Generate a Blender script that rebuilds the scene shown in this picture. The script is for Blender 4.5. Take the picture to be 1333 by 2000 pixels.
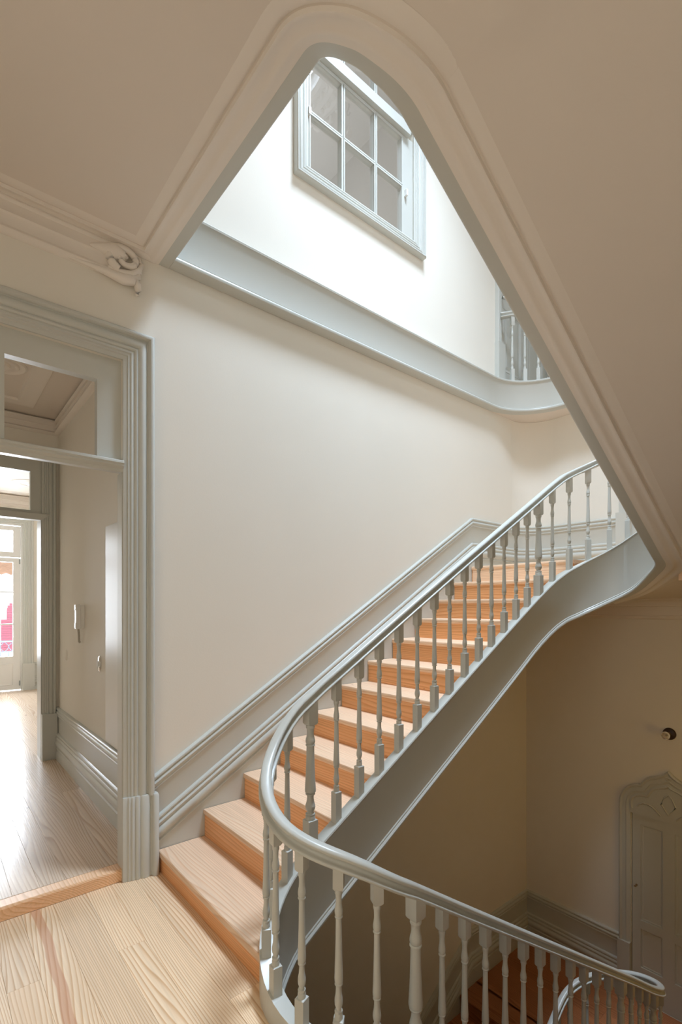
import bpy, math, random
from mathutils import Vector, Matrix, noise
random.seed(7)
PI = math.pi
scene = bpy.context.scene
for o in list(bpy.data.objects):
    bpy.data.objects.remove(o, do_unlink=True)
COL = scene.collection

# ------------------------------------------------------------------ camera
cam_d = bpy.data.cameras.new('camera')
cam = bpy.data.objects.new('camera', cam_d); COL.objects.link(cam)
cam.location = (3.045, 0.0, 1.6)
cam.rotation_euler = (PI / 2, 0, math.radians(50))      # level, 50 degrees left of +Y
cam_d.sensor_fit = 'AUTO'; cam_d.sensor_width = 36.0
cam_d.lens = 970.0 / 2000.0 * 36.0
cam_d.shift_y = 186.0 / 2000.0                          # shift lens, verticals stay vertical
cam_d.clip_start = 0.02
scene.camera = cam

# ------------------------------------------------------------------ light
world = bpy.data.worlds.new('sky'); scene.world = world; world.use_nodes = True
wn = world.node_tree.nodes; wl = world.node_tree.links
bg = wn['Background']
bg.inputs[0].default_value = (0.86, 0.93, 1.0, 1); bg.inputs[1].default_value = 1.8

def area(name, loc, rot, size, power, color, shape='RECTANGLE', size_y=None, spread=180):
    d = bpy.data.lights.new(name, 'AREA'); d.energy = power; d.color = color
    d.shape = shape; d.size = size; d.spread = math.radians(spread)
    if size_y: d.size_y = size_y
    o = bpy.data.objects.new(name, d); COL.objects.link(o)
    o.location = loc; o.rotation_euler = rot
    return o
SKYLIGHT = area('skylight_daylight', (1.47, 2.8, 7.72), (0, 0, 0), 1.2, 142, (0.75, 0.92, 1.12), 'DISK', spread=95)
UPPER = area('upper_fill', (3.48, 3.0, 6.3), (0, math.radians(125), 0), 1.6, 50, (0.75, 0.92, 1.12), size_y=2.6)  # added fill evening out the upper walls and lifting the ceiling; no window here
FRONT = area('front_window_daylight', (-8.7, 0.65, 2.0), (0, -PI / 2, 0), 2.6, 560, (0.86, 0.95, 1.05), size_y=1.5)
BACK = area('landing_fill', (2.3, -1.22, 1.9), (PI / 2, 0, PI), 1.6, 21, (1.0, 0.96, 0.90), size_y=2.0)  # added fill from behind the camera for the landing; this wall has no window
INNER = area('inner_room_fill', (-3.5, 2.8, 5.4), (0, -PI / 2, 0), 1.6, 56, (0.92, 0.97, 1.02), size_y=1.6)  # added light so the room behind the interior window reads grey
LOWER = area('lower_warm_fill', (3.45, 3.9, 0.1), (0, PI / 2, math.radians(-24)), 1.0, 4.2, (1.0, 0.56, 0.03), size_y=0.8, spread=140)  # added warm fill for the dim lower stairwell; no lamp stands here

scene.view_settings.view_transform = 'Standard'
scene.view_settings.look = 'None'
scene.view_settings.exposure = 0.0
scene.view_settings.gamma = 1.0
scene.view_settings.use_curve_mapping = False
try:
    scene.cycles.max_bounces = 16; scene.cycles.diffuse_bounces = 8; scene.cycles.transparent_max_bounces = 16
    scene.cycles.sample_clamp_indirect = 6.0
except Exception:
    pass

# ------------------------------------------------------------------ materials
def new_mat(name):
    m = bpy.data.materials.new(name); m.use_nodes = True
    nt = m.node_tree; b = nt.nodes['Principled BSDF']
    return m, nt, b

def paint(name, col, rough=0.4, spec=0.5, var=0.03, bump=0.02, bscale=60, scale=1.2):
    m, nt, b = new_mat(name)
    tc = nt.nodes.new('ShaderNodeTexCoord')
    n = nt.nodes.new('ShaderNodeTexNoise'); n.inputs['Scale'].default_value = scale; n.inputs['Detail'].default_value = 3
    nt.links.new(tc.outputs['Object'], n.inputs['Vector'])
    r = nt.nodes.new('ShaderNodeValToRGB')
    r.color_ramp.elements[0].position = 0.3; r.color_ramp.elements[1].position = 0.7
    r.color_ramp.elements[0].color = (col[0] * (1 - var), col[1] * (1 - var), col[2] * (1 - var * 1.3), 1)
    r.color_ramp.elements[1].color = (min(1, col[0] * (1 + var)), min(1, col[1] * (1 + var)), min(1, col[2] * (1 + var)), 1)
    nt.links.new(n.outputs['Fac'], r.inputs['Fac'])
    nt.links.new(r.outputs['Color'], b.inputs['Base Color'])
    b.inputs['Roughness'].default_value = rough
    b.inputs['Specular IOR Level'].default_value = spec
    if bump:
        n2 = nt.nodes.new('ShaderNodeTexNoise'); n2.inputs['Scale'].default_value = bscale
        nt.links.new(tc.outputs['Object'], n2.inputs['Vector'])
        bp = nt.nodes.new('ShaderNodeBump'); bp.inputs['Strength'].default_value = bump; bp.inputs['Distance'].default_value = 0.01
        nt.links.new(n2.outputs['Fac'], bp.inputs['Height']); nt.links.new(bp.outputs['Normal'], b.inputs['Normal'])
    return m

def wood(name, pale, dark, rough=0.42, ring=9.0, knot=0.0, knotcol=(0.12, 0.05, 0.025), streak=None, spec=0.4):
    m, nt, b = new_mat(name); L = nt.links.new
    tc = nt.nodes.new('ShaderNodeTexCoord'); oi = nt.nodes.new('ShaderNodeObjectInfo')
    mul = nt.nodes.new('ShaderNodeMath'); mul.operation = 'MULTIPLY'; mul.inputs[1].default_value = 37.0
    L(oi.outputs['Random'], mul.inputs[0])
    comb = nt.nodes.new('ShaderNodeCombineXYZ')
    L(mul.outputs[0], comb.inputs[0]); L(mul.outputs[0], comb.inputs[1]); L(mul.outputs[0], comb.inputs[2])
    add = nt.nodes.new('ShaderNodeVectorMath'); add.operation = 'ADD'
    L(tc.outputs['Object'], add.inputs[0]); L(comb.outputs[0], add.inputs[1])
    mp = nt.nodes.new('ShaderNodeMapping'); mp.inputs['Scale'].default_value = (0.30, 2.6, 2.6)
    L(add.outputs[0], mp.inputs['Vector'])
    n1 = nt.nodes.new('ShaderNodeTexNoise'); n1.inputs['Scale'].default_value = 1.6; n1.inputs['Detail'].default_value = 1.6
    n1.inputs['Roughness'].default_value = 0.45
    L(mp.outputs[0], n1.inputs['Vector'])
    sy = nt.nodes.new('ShaderNodeSeparateXYZ'); L(add.outputs[0], sy.inputs[0])
    m0 = nt.nodes.new('ShaderNodeMath'); m0.operation = 'ADD'; L(sy.outputs[1], m0.inputs[0]); L(sy.outputs[2], m0.inputs[1])
    m00 = nt.nodes.new('ShaderNodeMath'); m00.operation = 'MULTIPLY'; m00.inputs[1].default_value = ring * 7.0; L(m0.outputs[0], m00.inputs[0])
    m1 = nt.nodes.new('ShaderNodeMath'); m1.operation = 'MULTIPLY_ADD'; m1.inputs[1].default_value = ring * 2.0
    L(n1.outputs['Fac'], m1.inputs[0]); L(m00.outputs[0], m1.inputs[2])
    fr = nt.nodes.new('ShaderNodeMath'); fr.operation = 'FRACT'; L(m1.outputs[0], fr.inputs[0])
    r = nt.nodes.new('ShaderNodeValToRGB'); cr = r.color_ramp
    cr.elements[0].position = 0.0; cr.elements[0].color = (*pale, 1)
    cr.elements[1].position = 1.0; cr.elements[1].color = (*pale, 1)
    e = cr.elements.new(0.5); e.color = tuple(pale[i] * .75 + dark[i] * .25 for i in range(3)) + (1,)
    e = cr.elements.new(0.86); e.color = (*dark, 1)
    e = cr.elements.new(0.93); e.color = tuple(pale[i] * .5 + dark[i] * .5 for i in range(3)) + (1,)
    L(fr.outputs[0], r.inputs['Fac'])
    # fine fibre
    mp2 = nt.nodes.new('ShaderNodeMapping'); mp2.inputs['Scale'].default_value = (3, 90, 90); L(add.outputs[0], mp2.inputs['Vector'])
    n2 = nt.nodes.new('ShaderNodeTexNoise'); n2.inputs['Scale'].default_value = 1.0; L(mp2.outputs[0], n2.inputs['Vector'])
    # broad tone
    mp3 = nt.nodes.new('ShaderNodeMapping'); mp3.inputs['Scale'].default_value = (0.5, 2.5, 2.5); L(add.outputs[0], mp3.inputs['Vector'])
    n3 = nt.nodes.new('ShaderNodeTexNoise'); n3.inputs['Scale'].default_value = 2.0; L(mp3.outputs[0], n3.inputs['Vector'])
    mr = nt.nodes.new('ShaderNodeMapRange'); mr.inputs['From Min'].default_value = 0.3; mr.inputs['From Max'].default_value = 0.7
    mr.inputs['To Min'].default_value = 0.86; mr.inputs['To Max'].default_value = 1.1; L(n2.outputs['Fac'], mr.inputs['Value'])
    mx = nt.nodes.new('ShaderNodeMix'); mx.data_type = 'RGBA'; mx.blend_type = 'MULTIPLY'; mx.inputs['Factor'].default_value = 0.6
    L(r.outputs['Color'], mx.inputs[6]); L(mr.outputs[0], mx.inputs[7])
    mx2 = nt.nodes.new('ShaderNodeMix'); mx2.data_type = 'RGBA'; mx2.blend_type = 'MIX'
    sc3 = nt.nodes.new('ShaderNodeMapRange'); sc3.inputs['From Min'].default_value = .45; sc3.inputs['From Max'].default_value = .75
    sc3.inputs['To Max'].default_value = 0.45; L(n3.outputs['Fac'], sc3.inputs['Value'])
    L(sc3.outputs[0], mx2.inputs['Factor']); L(mx.outputs[2], mx2.inputs[6])
    mx2.inputs[7].default_value = tuple(pale[i] * .45 + dark[i] * .55 for i in range(3)) + (1,)
    last = mx2.outputs[2]
    if streak:
        sp = nt.nodes.new('ShaderNodeSeparateXYZ'); L(tc.outputs['Object'], sp.inputs[0])
        wob = nt.nodes.new('ShaderNodeTexNoise'); wob.inputs['Scale'].default_value = 1.6; L(tc.outputs['Object'], wob.inputs['Vector'])
        a1 = nt.nodes.new('ShaderNodeMath'); a1.operation = 'MULTIPLY_ADD'; a1.inputs[1].default_value = 0.10; L(wob.outputs['Fac'], a1.inputs[0]); L(sp.outputs[1], a1.inputs[2])
        a2 = nt.nodes.new('ShaderNodeMath'); a2.operation = 'SUBTRACT'; a2.inputs[1].default_value = streak[0] + 0.05; L(a1.outputs[0], a2.inputs[0])
        a3 = nt.nodes.new('ShaderNodeMath'); a3.operation = 'ABSOLUTE'; L(a2.outputs[0], a3.inputs[0])
        a4 = nt.nodes.new('ShaderNodeMapRange'); a4.inputs['From Min'].default_value = streak[1] * .8; a4.inputs['From Max'].default_value = streak[1]
        a4.inputs['To Min'].default_value = 0.62; a4.inputs['To Max'].default_value = 0.0; L(a3.outputs[0], a4.inputs['Value'])
        mx3 = nt.nodes.new('ShaderNodeMix'); mx3.data_type = 'RGBA'; L(a4.outputs[0], mx3.inputs['Factor']); L(last, mx3.inputs[6])
        mx3.inputs[7].default_value = (0.55, 0.24, 0.12, 1); last = mx3.outputs[2]
    if knot:
        mp4 = nt.nodes.new('ShaderNodeMapping'); mp4.inputs['Scale'].default_value = (1.0, 1.9, 1.9); L(add.outputs[0], mp4.inputs['Vector'])
        v = nt.nodes.new('ShaderNodeTexVoronoi'); v.inputs['Scale'].default_value = 1.7; L(mp4.outputs[0], v.inputs['Vector'])
        k = nt.nodes.new('ShaderNodeMapRange'); k.inputs['From Min'].default_value = knot * .55; k.inputs['From Max'].default_value = knot
        k.inputs['To Min'].default_value = 0.9; k.inputs['To Max'].default_value = 0.0; L(v.outputs['Distance'], k.inputs['Value'])
        mx4 = nt.nodes.new('ShaderNodeMix'); mx4.data_type = 'RGBA'; L(k.outputs[0], mx4.inputs['Factor']); L(last, mx4.inputs[6])
        mx4.inputs[7].default_value = (*knotcol, 1); last = mx4.outputs[2]
    # plank to plank tone
    hsv = nt.nodes.new('ShaderNodeHueSaturation')
    vr = nt.nodes.new('ShaderNodeMapRange'); vr.inputs['To Min'].default_value = 0.90; vr.inputs['To Max'].default_value = 1.08; L(oi.outputs['Random'], vr.inputs['Value'])
    L(vr.outputs[0], hsv.inputs['Value']); L(last, hsv.inputs['Color'])
    L(hsv.outputs['Color'], b.inputs['Base Color'])
    b.inputs['Roughness'].default_value = rough; b.inputs['Specular IOR Level'].default_value = spec
    bp = nt.nodes.new('ShaderNodeBump'); bp.inputs['Strength'].default_value = 0.06; bp.inputs['Distance'].default_value = 0.004
    L(n2.outputs['Fac'], bp.inputs['Height']); L(bp.outputs['Normal'], b.inputs['Normal'])
    return m

def simple(name, col, rough=0.5, metal=0.0, spec=0.5):
    m, nt, b = new_mat(name)
    b.inputs['Base Color'].default_value = (*col, 1); b.inputs['Roughness'].default_value = rough
    b.inputs['Metallic'].default_value = metal; b.inputs['Specular IOR Level'].default_value = spec
    return m

def pane_glass(name, ior=1.9, tint=(1, 1, 1)):
    m = bpy.data.materials.new(name); m.use_nodes = True; nt = m.node_tree
    nt.nodes.remove(nt.nodes['Principled BSDF']); out = nt.nodes['Material Output']
    t = nt.nodes.new('ShaderNodeBsdfTransparent'); t.inputs[0].default_value = (*tint, 1)
    g = nt.nodes.new('ShaderNodeBsdfGlossy'); g.inputs['Roughness'].default_value = 0.0
    f = nt.nodes.new('ShaderNodeFresnel'); f.inputs['IOR'].default_value = ior
    mx = nt.nodes.new('ShaderNodeMixShader')
    ge = nt.nodes.new('ShaderNodeNewGeometry'); iv = nt.nodes.new('ShaderNodeMath'); iv.operation = 'SUBTRACT'; iv.inputs[0].default_value = 1.0
    mu = nt.nodes.new('ShaderNodeMath'); mu.operation = 'MULTIPLY'
    nt.links.new(ge.outputs['Backfacing'], iv.inputs[1]); nt.links.new(f.outputs[0], mu.inputs[0]); nt.links.new(iv.outputs[0], mu.inputs[1])
    nt.links.new(mu.outputs[0], mx.inputs[0]); nt.links.new(t.outputs[0], mx.inputs[1]); nt.links.new(g.outputs[0], mx.inputs[2])
    nt.links.new(mx.outputs[0], out.inputs['Surface'])
    return m

M_WALL = paint('cream_wall_paint', (0.80, 0.765, 0.69), rough=0.75, spec=0.25, var=0.012, bump=0.03, bscale=90)
M_CEIL = paint('ceiling_plaster', (0.755, 0.69, 0.62), rough=0.8, spec=0.2, var=0.012, bump=0.02)
M_MOULD = paint('white_plaster', (0.82, 0.765, 0.70), rough=0.6, spec=0.3, var=0.01, bump=0.0)
M_PAINT = paint('grey_green_paint', (0.56, 0.572, 0.535), rough=0.32, spec=0.5, var=0.02, bump=0.015, bscale=40)
M_WHITE = paint('white_gloss_paint', (0.78, 0.78, 0.76), rough=0.35, var=0.01, bump=0.0)
M_PINE = wood('pale_pine_boards', (0.90, 0.705, 0.49), (0.64, 0.38, 0.19), rough=0.45, ring=10, knot=0.055)
M_PINES = wood('pine_board_with_heartwood', (0.90, 0.705, 0.49), (0.64, 0.38, 0.19), rough=0.45, ring=10, knot=0.05, streak=(0.055, 0.022))
M_TREAD = wood('pine_tread', (0.88, 0.655, 0.47), (0.76, 0.48, 0.30), rough=0.42, ring=9, knot=0.03)
M_RISER = wood('orange_pine_riser', (0.88, 0.48, 0.235), (0.70, 0.31, 0.11), rough=0.42, ring=7, knot=0.03)
M_THRESH = wood('threshold_pine', (0.86, 0.57, 0.36), (0.68, 0.37, 0.17), rough=0.4, ring=7)
M_ROOM = wood('varnished_room_boards', (0.70, 0.56, 0.43), (0.48, 0.33, 0.22), rough=0.24, ring=8, knot=0.06, spec=0.5)
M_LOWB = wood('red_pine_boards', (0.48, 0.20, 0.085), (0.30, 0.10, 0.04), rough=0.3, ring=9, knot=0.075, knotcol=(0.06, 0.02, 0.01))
M_GLASS = pane_glass('window_glass', 2.2)
M_GLASS2 = pane_glass('clear_glass', 1.4)
M_DARK = simple('dark_brown_wood', (0.045, 0.022, 0.012), 0.45)
M_BRASS = simple('aged_brass', (0.42, 0.32, 0.18), 0.3, 1.0)
M_CHROME = simple('chrome', (0.8, 0.8, 0.8), 0.15, 1.0)
M_STEEL = simple('galvanised_steel', (0.35, 0.37, 0.36), 0.45, 0.6)
M_IRON = simple('blue_grey_iron', (0.10, 0.13, 0.17), 0.5)
M_BLACK = simple('shadow_gap', (0.012, 0.010, 0.009), 0.9)
M_PLASTIC = simple('white_plastic', (0.78, 0.77, 0.73), 0.35)
M_CORD = simple('grey_cord', (0.42, 0.39, 0.33), 0.5)
M_CAB = paint('off_white_lacquer', (0.66, 0.66, 0.63), rough=0.28, var=0.01, bump=0.0)
M_FACADE = paint('weathered_white_render', (0.75, 0.76, 0.78), rough=0.9, var=0.12, scale=3.0)
M_REDTILE = simple('red_glazed_tile', (0.60, 0.17, 0.23), 0.25)
M_ROOFT = paint('terracotta_roof_tile', (0.55, 0.30, 0.18), rough=0.8, var=0.15, scale=4)
M_GREYC = paint('shade_toned_ceiling', (0.50, 0.49, 0.47), rough=0.8, var=0.01, bump=0.0)  # darkened to imitate shade, so the skylight ring looks lit against it
M_RING = paint('brightened_ring_plaster', (0.90, 0.90, 0.88), rough=0.6, var=0.0, bump=0.0)  # white plaster, lightened to imitate skylight falling on the ring
M_GREYROOM = paint('grey_room_paint', (0.62, 0.60, 0.57), rough=0.8, var=0.01, bump=0.0)
M_GLASSB = simple('bulb_glass', (0.85, 0.80, 0.72), 0.05)
M_GLASSB.node_tree.nodes['Principled BSDF'].inputs['Transmission Weight'].default_value = 0.85

# ------------------------------------------------------------------ mesh helpers
def tag(o, label=None, cat=None, group=None, kind=None):
    if label: o['label'] = label
    if cat: o['category'] = cat
    if group: o['group'] = group
    if kind: o['kind'] = kind
    return o

def mesh(name, V, F, smooth=None):
    me = bpy.data.meshes.new(name); me.from_pydata([tuple(v) for v in V], [], F); me.update()
    if smooth is not None:
        for p in me.polygons: p.use_smooth = True
        try: me.set_sharp_from_angle(angle=math.radians(smooth))
        except Exception: pass
    return me

def obj(name, me, mat, parent=None, loc=(0, 0, 0), rot=(0, 0, 0)):
    o = bpy.data.objects.new(name, me); COL.objects.link(o)
    if mat and not me.materials: me.materials.append(mat)
    o.location = loc; o.rotation_euler = rot
    if parent: o.parent = parent
    return o

def add(name, VF, mat, parent=None, smooth=None, loc=(0, 0, 0), rot=(0, 0, 0)):
    return obj(name, mesh(name, VF[0], VF[1], smooth), mat, parent, loc, rot)

def empty(name, loc=(0, 0, 0), parent=None):
    o = bpy.data.objects.new(name, None); COL.objects.link(o); o.location = loc; o.empty_display_size = 0.1
    if parent: o.parent = parent
    return o

def struct(o, label, cat=None):
    return tag(o, label, cat, None, 'structure')

def join(*parts):
    V, F = [], []
    for v, f in parts:
        b = len(V); V += list(v); F += [tuple(i + b for i in q) for q in f]
    return V, F

def box(x0, x1, y0, y1, z0, z1):
    V = [(x0, y0, z0), (x1, y0, z0), (x1, y1, z0), (x0, y1, z0), (x0, y0, z1), (x1, y0, z1), (x1, y1, z1), (x0, y1, z1)]
    F = [(0, 3, 2, 1), (4, 5, 6, 7), (0, 1, 5, 4), (1, 2, 6, 5), (2, 3, 7, 6), (3, 0, 4, 7)]
    return V, F

def chbox(x0, x1, y0, y1, z0, z1, c):
    """box whose top edges are chamfered by c"""
    V = [(x0, y0, z0), (x1, y0, z0), (x1, y1, z0), (x0, y1, z0),
         (x0, y0, z1 - c), (x1, y0, z1 - c), (x1, y1, z1 - c), (x0, y1, z1 - c),
         (x0 + c, y0 + c, z1), (x1 - c, y0 + c, z1), (x1 - c, y1 - c, z1), (x0 + c, y1 - c, z1)]
    F = [(0, 3, 2, 1), (8, 9, 10, 11)]
    for a in range(4):
        b = (a + 1) % 4
        F += [(a, b, b + 4, a + 4), (a + 4, b + 4, b + 8, a + 8)]
    return V, F

def prism(poly, axis, a0, a1):
    """extrude a 2-D polygon along an axis"""
    n = len(poly); V = []
    for a in (a0, a1):
        for (u, v) in poly:
            V.append({'x': (a, u, v), 'y': (u, a, v), 'z': (u, v, a)}[axis])
    F = [tuple(range(n - 1, -1, -1)), tuple(range(n, 2 * n))]
    for i in range(n):
        j = (i + 1) % n; F.append((i, j, j + n, i + n))
    return V, F

def lathe(prof, seg=20, cx=0, cy=0, sx=1, sy=1, cap=True):
    V, F = [], []
    for (r, z) in prof:
        for k in range(seg):
            a = 2 * PI * k / seg; V.append((cx + r * math.cos(a) * sx, cy + r * math.sin(a) * sy, z))
    for i in range(len(prof) - 1):
        for k in range(seg):
            k2 = (k + 1) % seg; F.append((i * seg + k, i * seg + k2, (i + 1) * seg + k2, (i + 1) * seg + k))
    if cap: F.append(tuple(range(seg - 1, -1, -1))); F.append(tuple(range((len(prof) - 1) * seg, len(prof) * seg)))
    return V, F

def grid(rows, closed=False):
    """rows: list of equally long lists of points -> quad surface"""
    n = len(rows[0]); V = [p for r in rows for p in r]; F = []
    for i in range(len(rows) - 1):
        for k in range(n if closed else n - 1):
            k2 = (k + 1) % n; F.append((i * n + k, i * n + k2, (i + 1) * n + k2, (i + 1) * n + k))
    if closed:
        F.append(tuple(range(n - 1, -1, -1))); F.append(tuple(range((len(rows) - 1) * n, len(rows) * n)))
    return V, F

def sweep(path, prof, closed=True):
    """path: list of (P, A, B); prof: list of (a, b) -> P + A*a + B*b"""
    rows = []
    for P, A, B in path:
        P = Vector(P); A = Vector(A); B = Vector(B)
        rows.append([tuple(P + A * a + B * b) for a, b in prof])
    return grid(rows, closed)

def tube(pts, r, seg=8):
    path = []
    pts = [Vector(p) for p in pts]
    for i, p in enumerate(pts):
        t = (pts[min(i + 1, len(pts) - 1)] - pts[max(i - 1, 0)]).normalized()
        up = Vector((0, 0, 1)) if abs(t.z) < 0.9 else Vector((1, 0, 0))
        a = t.cross(up).normalized(); b = t.cross(a).normalized()
        rr = r[i] if isinstance(r, (list, tuple)) else r
        path.append((p, a * rr, b * rr))
    return sweep(path, [(math.cos(2 * PI * k / seg), math.sin(2 * PI * k / seg)) for k in range(seg)])

def holed(axis, a0, a1, us, vs, holes):
    """slab across `axis` between a0 and a1, gridded by us/vs, leaving out rectangles in holes (u0,u1,v0,v1)"""
    us = sorted(set(us) | {h[0] for h in holes} | {h[1] for h in holes})
    vs = sorted(set(vs) | {h[2] for h in holes} | {h[3] for h in holes})
    keep = {}
    for i in range(len(us) - 1):
        for j in range(len(vs) - 1):
            u = (us[i] + us[i + 1]) / 2; v = (vs[j] + vs[j + 1]) / 2
            keep[i, j] = not any(h[0] < u < h[1] and h[2] < v < h[3] for h in holes)
    V, F, idx = [], [], {}
    def vid(i, j, s):
        k = (i, j, s)
        if k not in idx:
            idx[k] = len(V); a = a1 if s else a0; u, v = us[i], vs[j]
            V.append({'x': (a, u, v), 'y': (u, a, v), 'z': (u, v, a)}[axis])
        return idx[k]
    for (i, j), k in keep.items():
        if not k: continue
        for s in (0, 1): F.append((vid(i, j, s), vid(i + 1, j, s), vid(i + 1, j + 1, s), vid(i, j + 1, s)))
        for (di, dj, c) in ((-1, 0, ((i, j), (i, j + 1))), (1, 0, ((i + 1, j), (i + 1, j + 1))), (0, -1, ((i, j), (i + 1, j))), (0, 1, ((i, j + 1), (i + 1, j + 1)))):
            if not keep.get((i + di, j + dj), False):
                (p, q) = c; F.append((vid(*p, 0), vid(*q, 0), vid(*q, 1), vid(*p, 1)))
    return V, F

def frame_path(pts, normal, closed=False):
    """mitred path in a plane; A = outward in plane (left of travel), B = normal"""
    N = Vector(normal); pts = [Vector(p) for p in pts]; n = len(pts); path = []
    for i in range(n):
        d0 = (pts[i] - pts[i - 1]).normalized() if (i > 0 or closed) else None
        d1 = (pts[(i + 1) % n] - pts[i]).normalized() if (i < n - 1 or closed) else None
        if d0 is None: d0 = d1
        if d1 is None: d1 = d0
        a0 = N.cross(d0); a1 = N.cross(d1); a = (a0 + a1)
        a = a / max(1e-6, a.dot(a0))
        path.append((pts[i], a, N))
    if closed: path.append(path[0])
    return path

# profiles -----------------------------------------------------------
CASING = [(0, 0), (0, .05), (.006, .057), (.016, .060), (.027, .057), (.034, .048), (.037, .034), (.043, .031), (.050, .037), (.066, .043), (.084, .041),
          (.094, .033), (.098, .027), (.103, .030), (.112, .035), (.122, .031), (.126, .024), (.131, .026), (.142, .027), (.147, .020), (.153, .019),
          (.160, .022), (.166, .014), (.184, .013), (.190, .010), (.190, 0)]
def scaled(prof, ka, kb): return [(a * ka, b * kb) for a, b in prof]
# wall skirting, seen from its top edge downwards (a = proud of the wall, b = down)
SKIRT = [(0, 0), (.020, -.001), (.028, -.008), (.029, -.018), (.022, -.026), (.019, -.032), (.026, -.037), (.031, -.048), (.028, -.060), (.021, -.066),
         (.020, -.074), (.024, -.078), (.024, -.084), (.016, -.088), (.014, -.094), (.014, -.252), (.020, -.256), (.030, -.260), (.034, -.270), (.031, -.282), (.026, -.288),
         (.032, -.292), (.038, -.302), (.036, -.316), (.030, -.322), (.032, -.328), (.042, -.336), (.047, -.352), (.046, -.372), (.038, -.384), (.031, -.390), (.028, -.400),
         (.036, -.408), (.036, -.414), (.026, -.420), (.026, -.424)]

# ------------------------------------------------------------------ stair geometry
RS, GO, Y1, Z1 = 0.171, 0.289, 1.088, 0.131
def n1(y): return Z1 + (RS / GO) * (y - Y1)
def n2(y): return 3.964 - 0.581 * (y - Y1)
ZHALF = 2.013; ZLOW = -2.25; YFAR = 5.38; XR = 3.6; YB = -1.3
XW1, XW2, R, YN, YC, XC = 1.115, 1.765, 0.325, 1.393, 4.0, 1.44

def arc(cx, cy, r, a0, a1, n):
    out = []
    for k in range(n + 1):
        a = a0 + (a1 - a0) * k / n; out.append((cx + r * math.cos(a), cy + r * math.sin(a), math.cos(a), math.sin(a)))
    return out
def seg(x0, y0, x1, y1, nx, ny, n):
    return [(x0 + (x1 - x0) * k / n, y0 + (y1 - y0) * k / n, nx, ny) for k in range(n + 1)]
def build_path(pieces):
    pts = []
    for p in pieces:
        for q in p:
            if pts and abs(q[0] - pts[-1][0]) + abs(q[1] - pts[-1][1]) < 1e-6: continue
            pts.append(q)
    s = [0.0]
    for a, b in zip(pts, pts[1:]): s.append(s[-1] + math.hypot(a[0] - b[0], a[1] - b[1]))
    return pts, s
MAIN, MS = build_path([
    seg(XW1, 2.4, XW1, YC, -1, 0, 8),                       # lowest flight, inner string
    arc(XC, YC, R, PI, 0, 24),                              # turn at the lower half landing
    seg(XW2, YC, XW2, YN, 1, 0, 20),                        # flight up to the landing
    arc(XC, YN, R, 0, -PI, 28),                             # turn at the landing
    seg(XW1, YN, XW1, YC, -1, 0, 20),                       # flight along the left wall
    arc(XC, YC, R, PI, 0, 28),                              # turn at the half landing
    seg(XW2, YC, XW2, 1.403, 1, 0, 24),                     # flight overhead
    arc(1.515, 1.403, 0.25, 0, -PI / 2, 40),                # rounded corner of the ceiling opening
    seg(1.515, 1.153, 0.0, 1.153, 0, -1, 10)])              # edge of the upper floor
LEN0 = YC - 2.4; HALF = PI * R; LA = YC - YN
S_A0 = LEN0 + HALF; S_B0 = S_A0 + LA; S_C0 = S_B0 + HALF; S_D0 = S_C0 + LA; S_E0 = S_D0 + HALF; S_F0 = S_E0 + YC - 1.403; S_G0 = S_F0 + .25 * PI / 2
S_END = MS[-1]

def hermite(knots):
    xs = [k[0] for k in knots]; ys = [k[1] for k in knots]; n = len(xs)
    d = [(ys[i + 1] - ys[i]) / (xs[i + 1] - xs[i]) for i in range(n - 1)]
    m = [d[0]] + [(0 if d[i - 1] * d[i] <= 0 else 2 * d[i - 1] * d[i] / (d[i - 1] + d[i])) for i in range(1, n - 1)] + [d[-1]]
    def f(x):
        x = min(max(x, xs[0]), xs[-1])
        i = max(0, min(n - 2, next((k for k in range(n - 1) if x <= xs[k + 1]), n - 2)))
        h = xs[i + 1] - xs[i]; t = (x - xs[i]) / h
        return ((2 * t ** 3 - 3 * t * t + 1) * ys[i] + (t ** 3 - 2 * t * t + t) * h * m[i] + (-2 * t ** 3 + 3 * t * t) * ys[i + 1] + (t ** 3 - t * t) * h * m[i + 1])
    return f
def railA(y): return 0.446 - 0.643 * (y - 1.6)
ZR = hermite([(0, -1.60 - .643 * 1.6), (LEN0 - .4, -1.60 - .643 * .4), (LEN0, -1.60), (LEN0 + HALF / 2, -1.345), (S_A0, railA(YC)), (S_A0 + .5, railA(YC - .5)), (S_B0 - .7, railA(YN + .7)), (S_B0 - .2, railA(YN + .2)), (S_B0, .580),
              (S_B0 + .41 * PI / 2 * R * 1.1, .718), (S_B0 + HALF / 2, .806), (S_B0 + HALF * .75, .945), (S_C0, 1.155), (S_C0 + .3, n1(YN + .3) + .85), (S_D0 - .5, n1(YC - .5) + .835), (S_D0, n1(YC) + .825),
              (S_D0 + HALF * .5, 2.92), (S_E0, 3.13), (S_E0 + .5, n2(YC - .5) + .80), (S_F0, n2(1.403) + .80), (S_G0, 4.84), (S_END, 4.84)])
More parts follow.
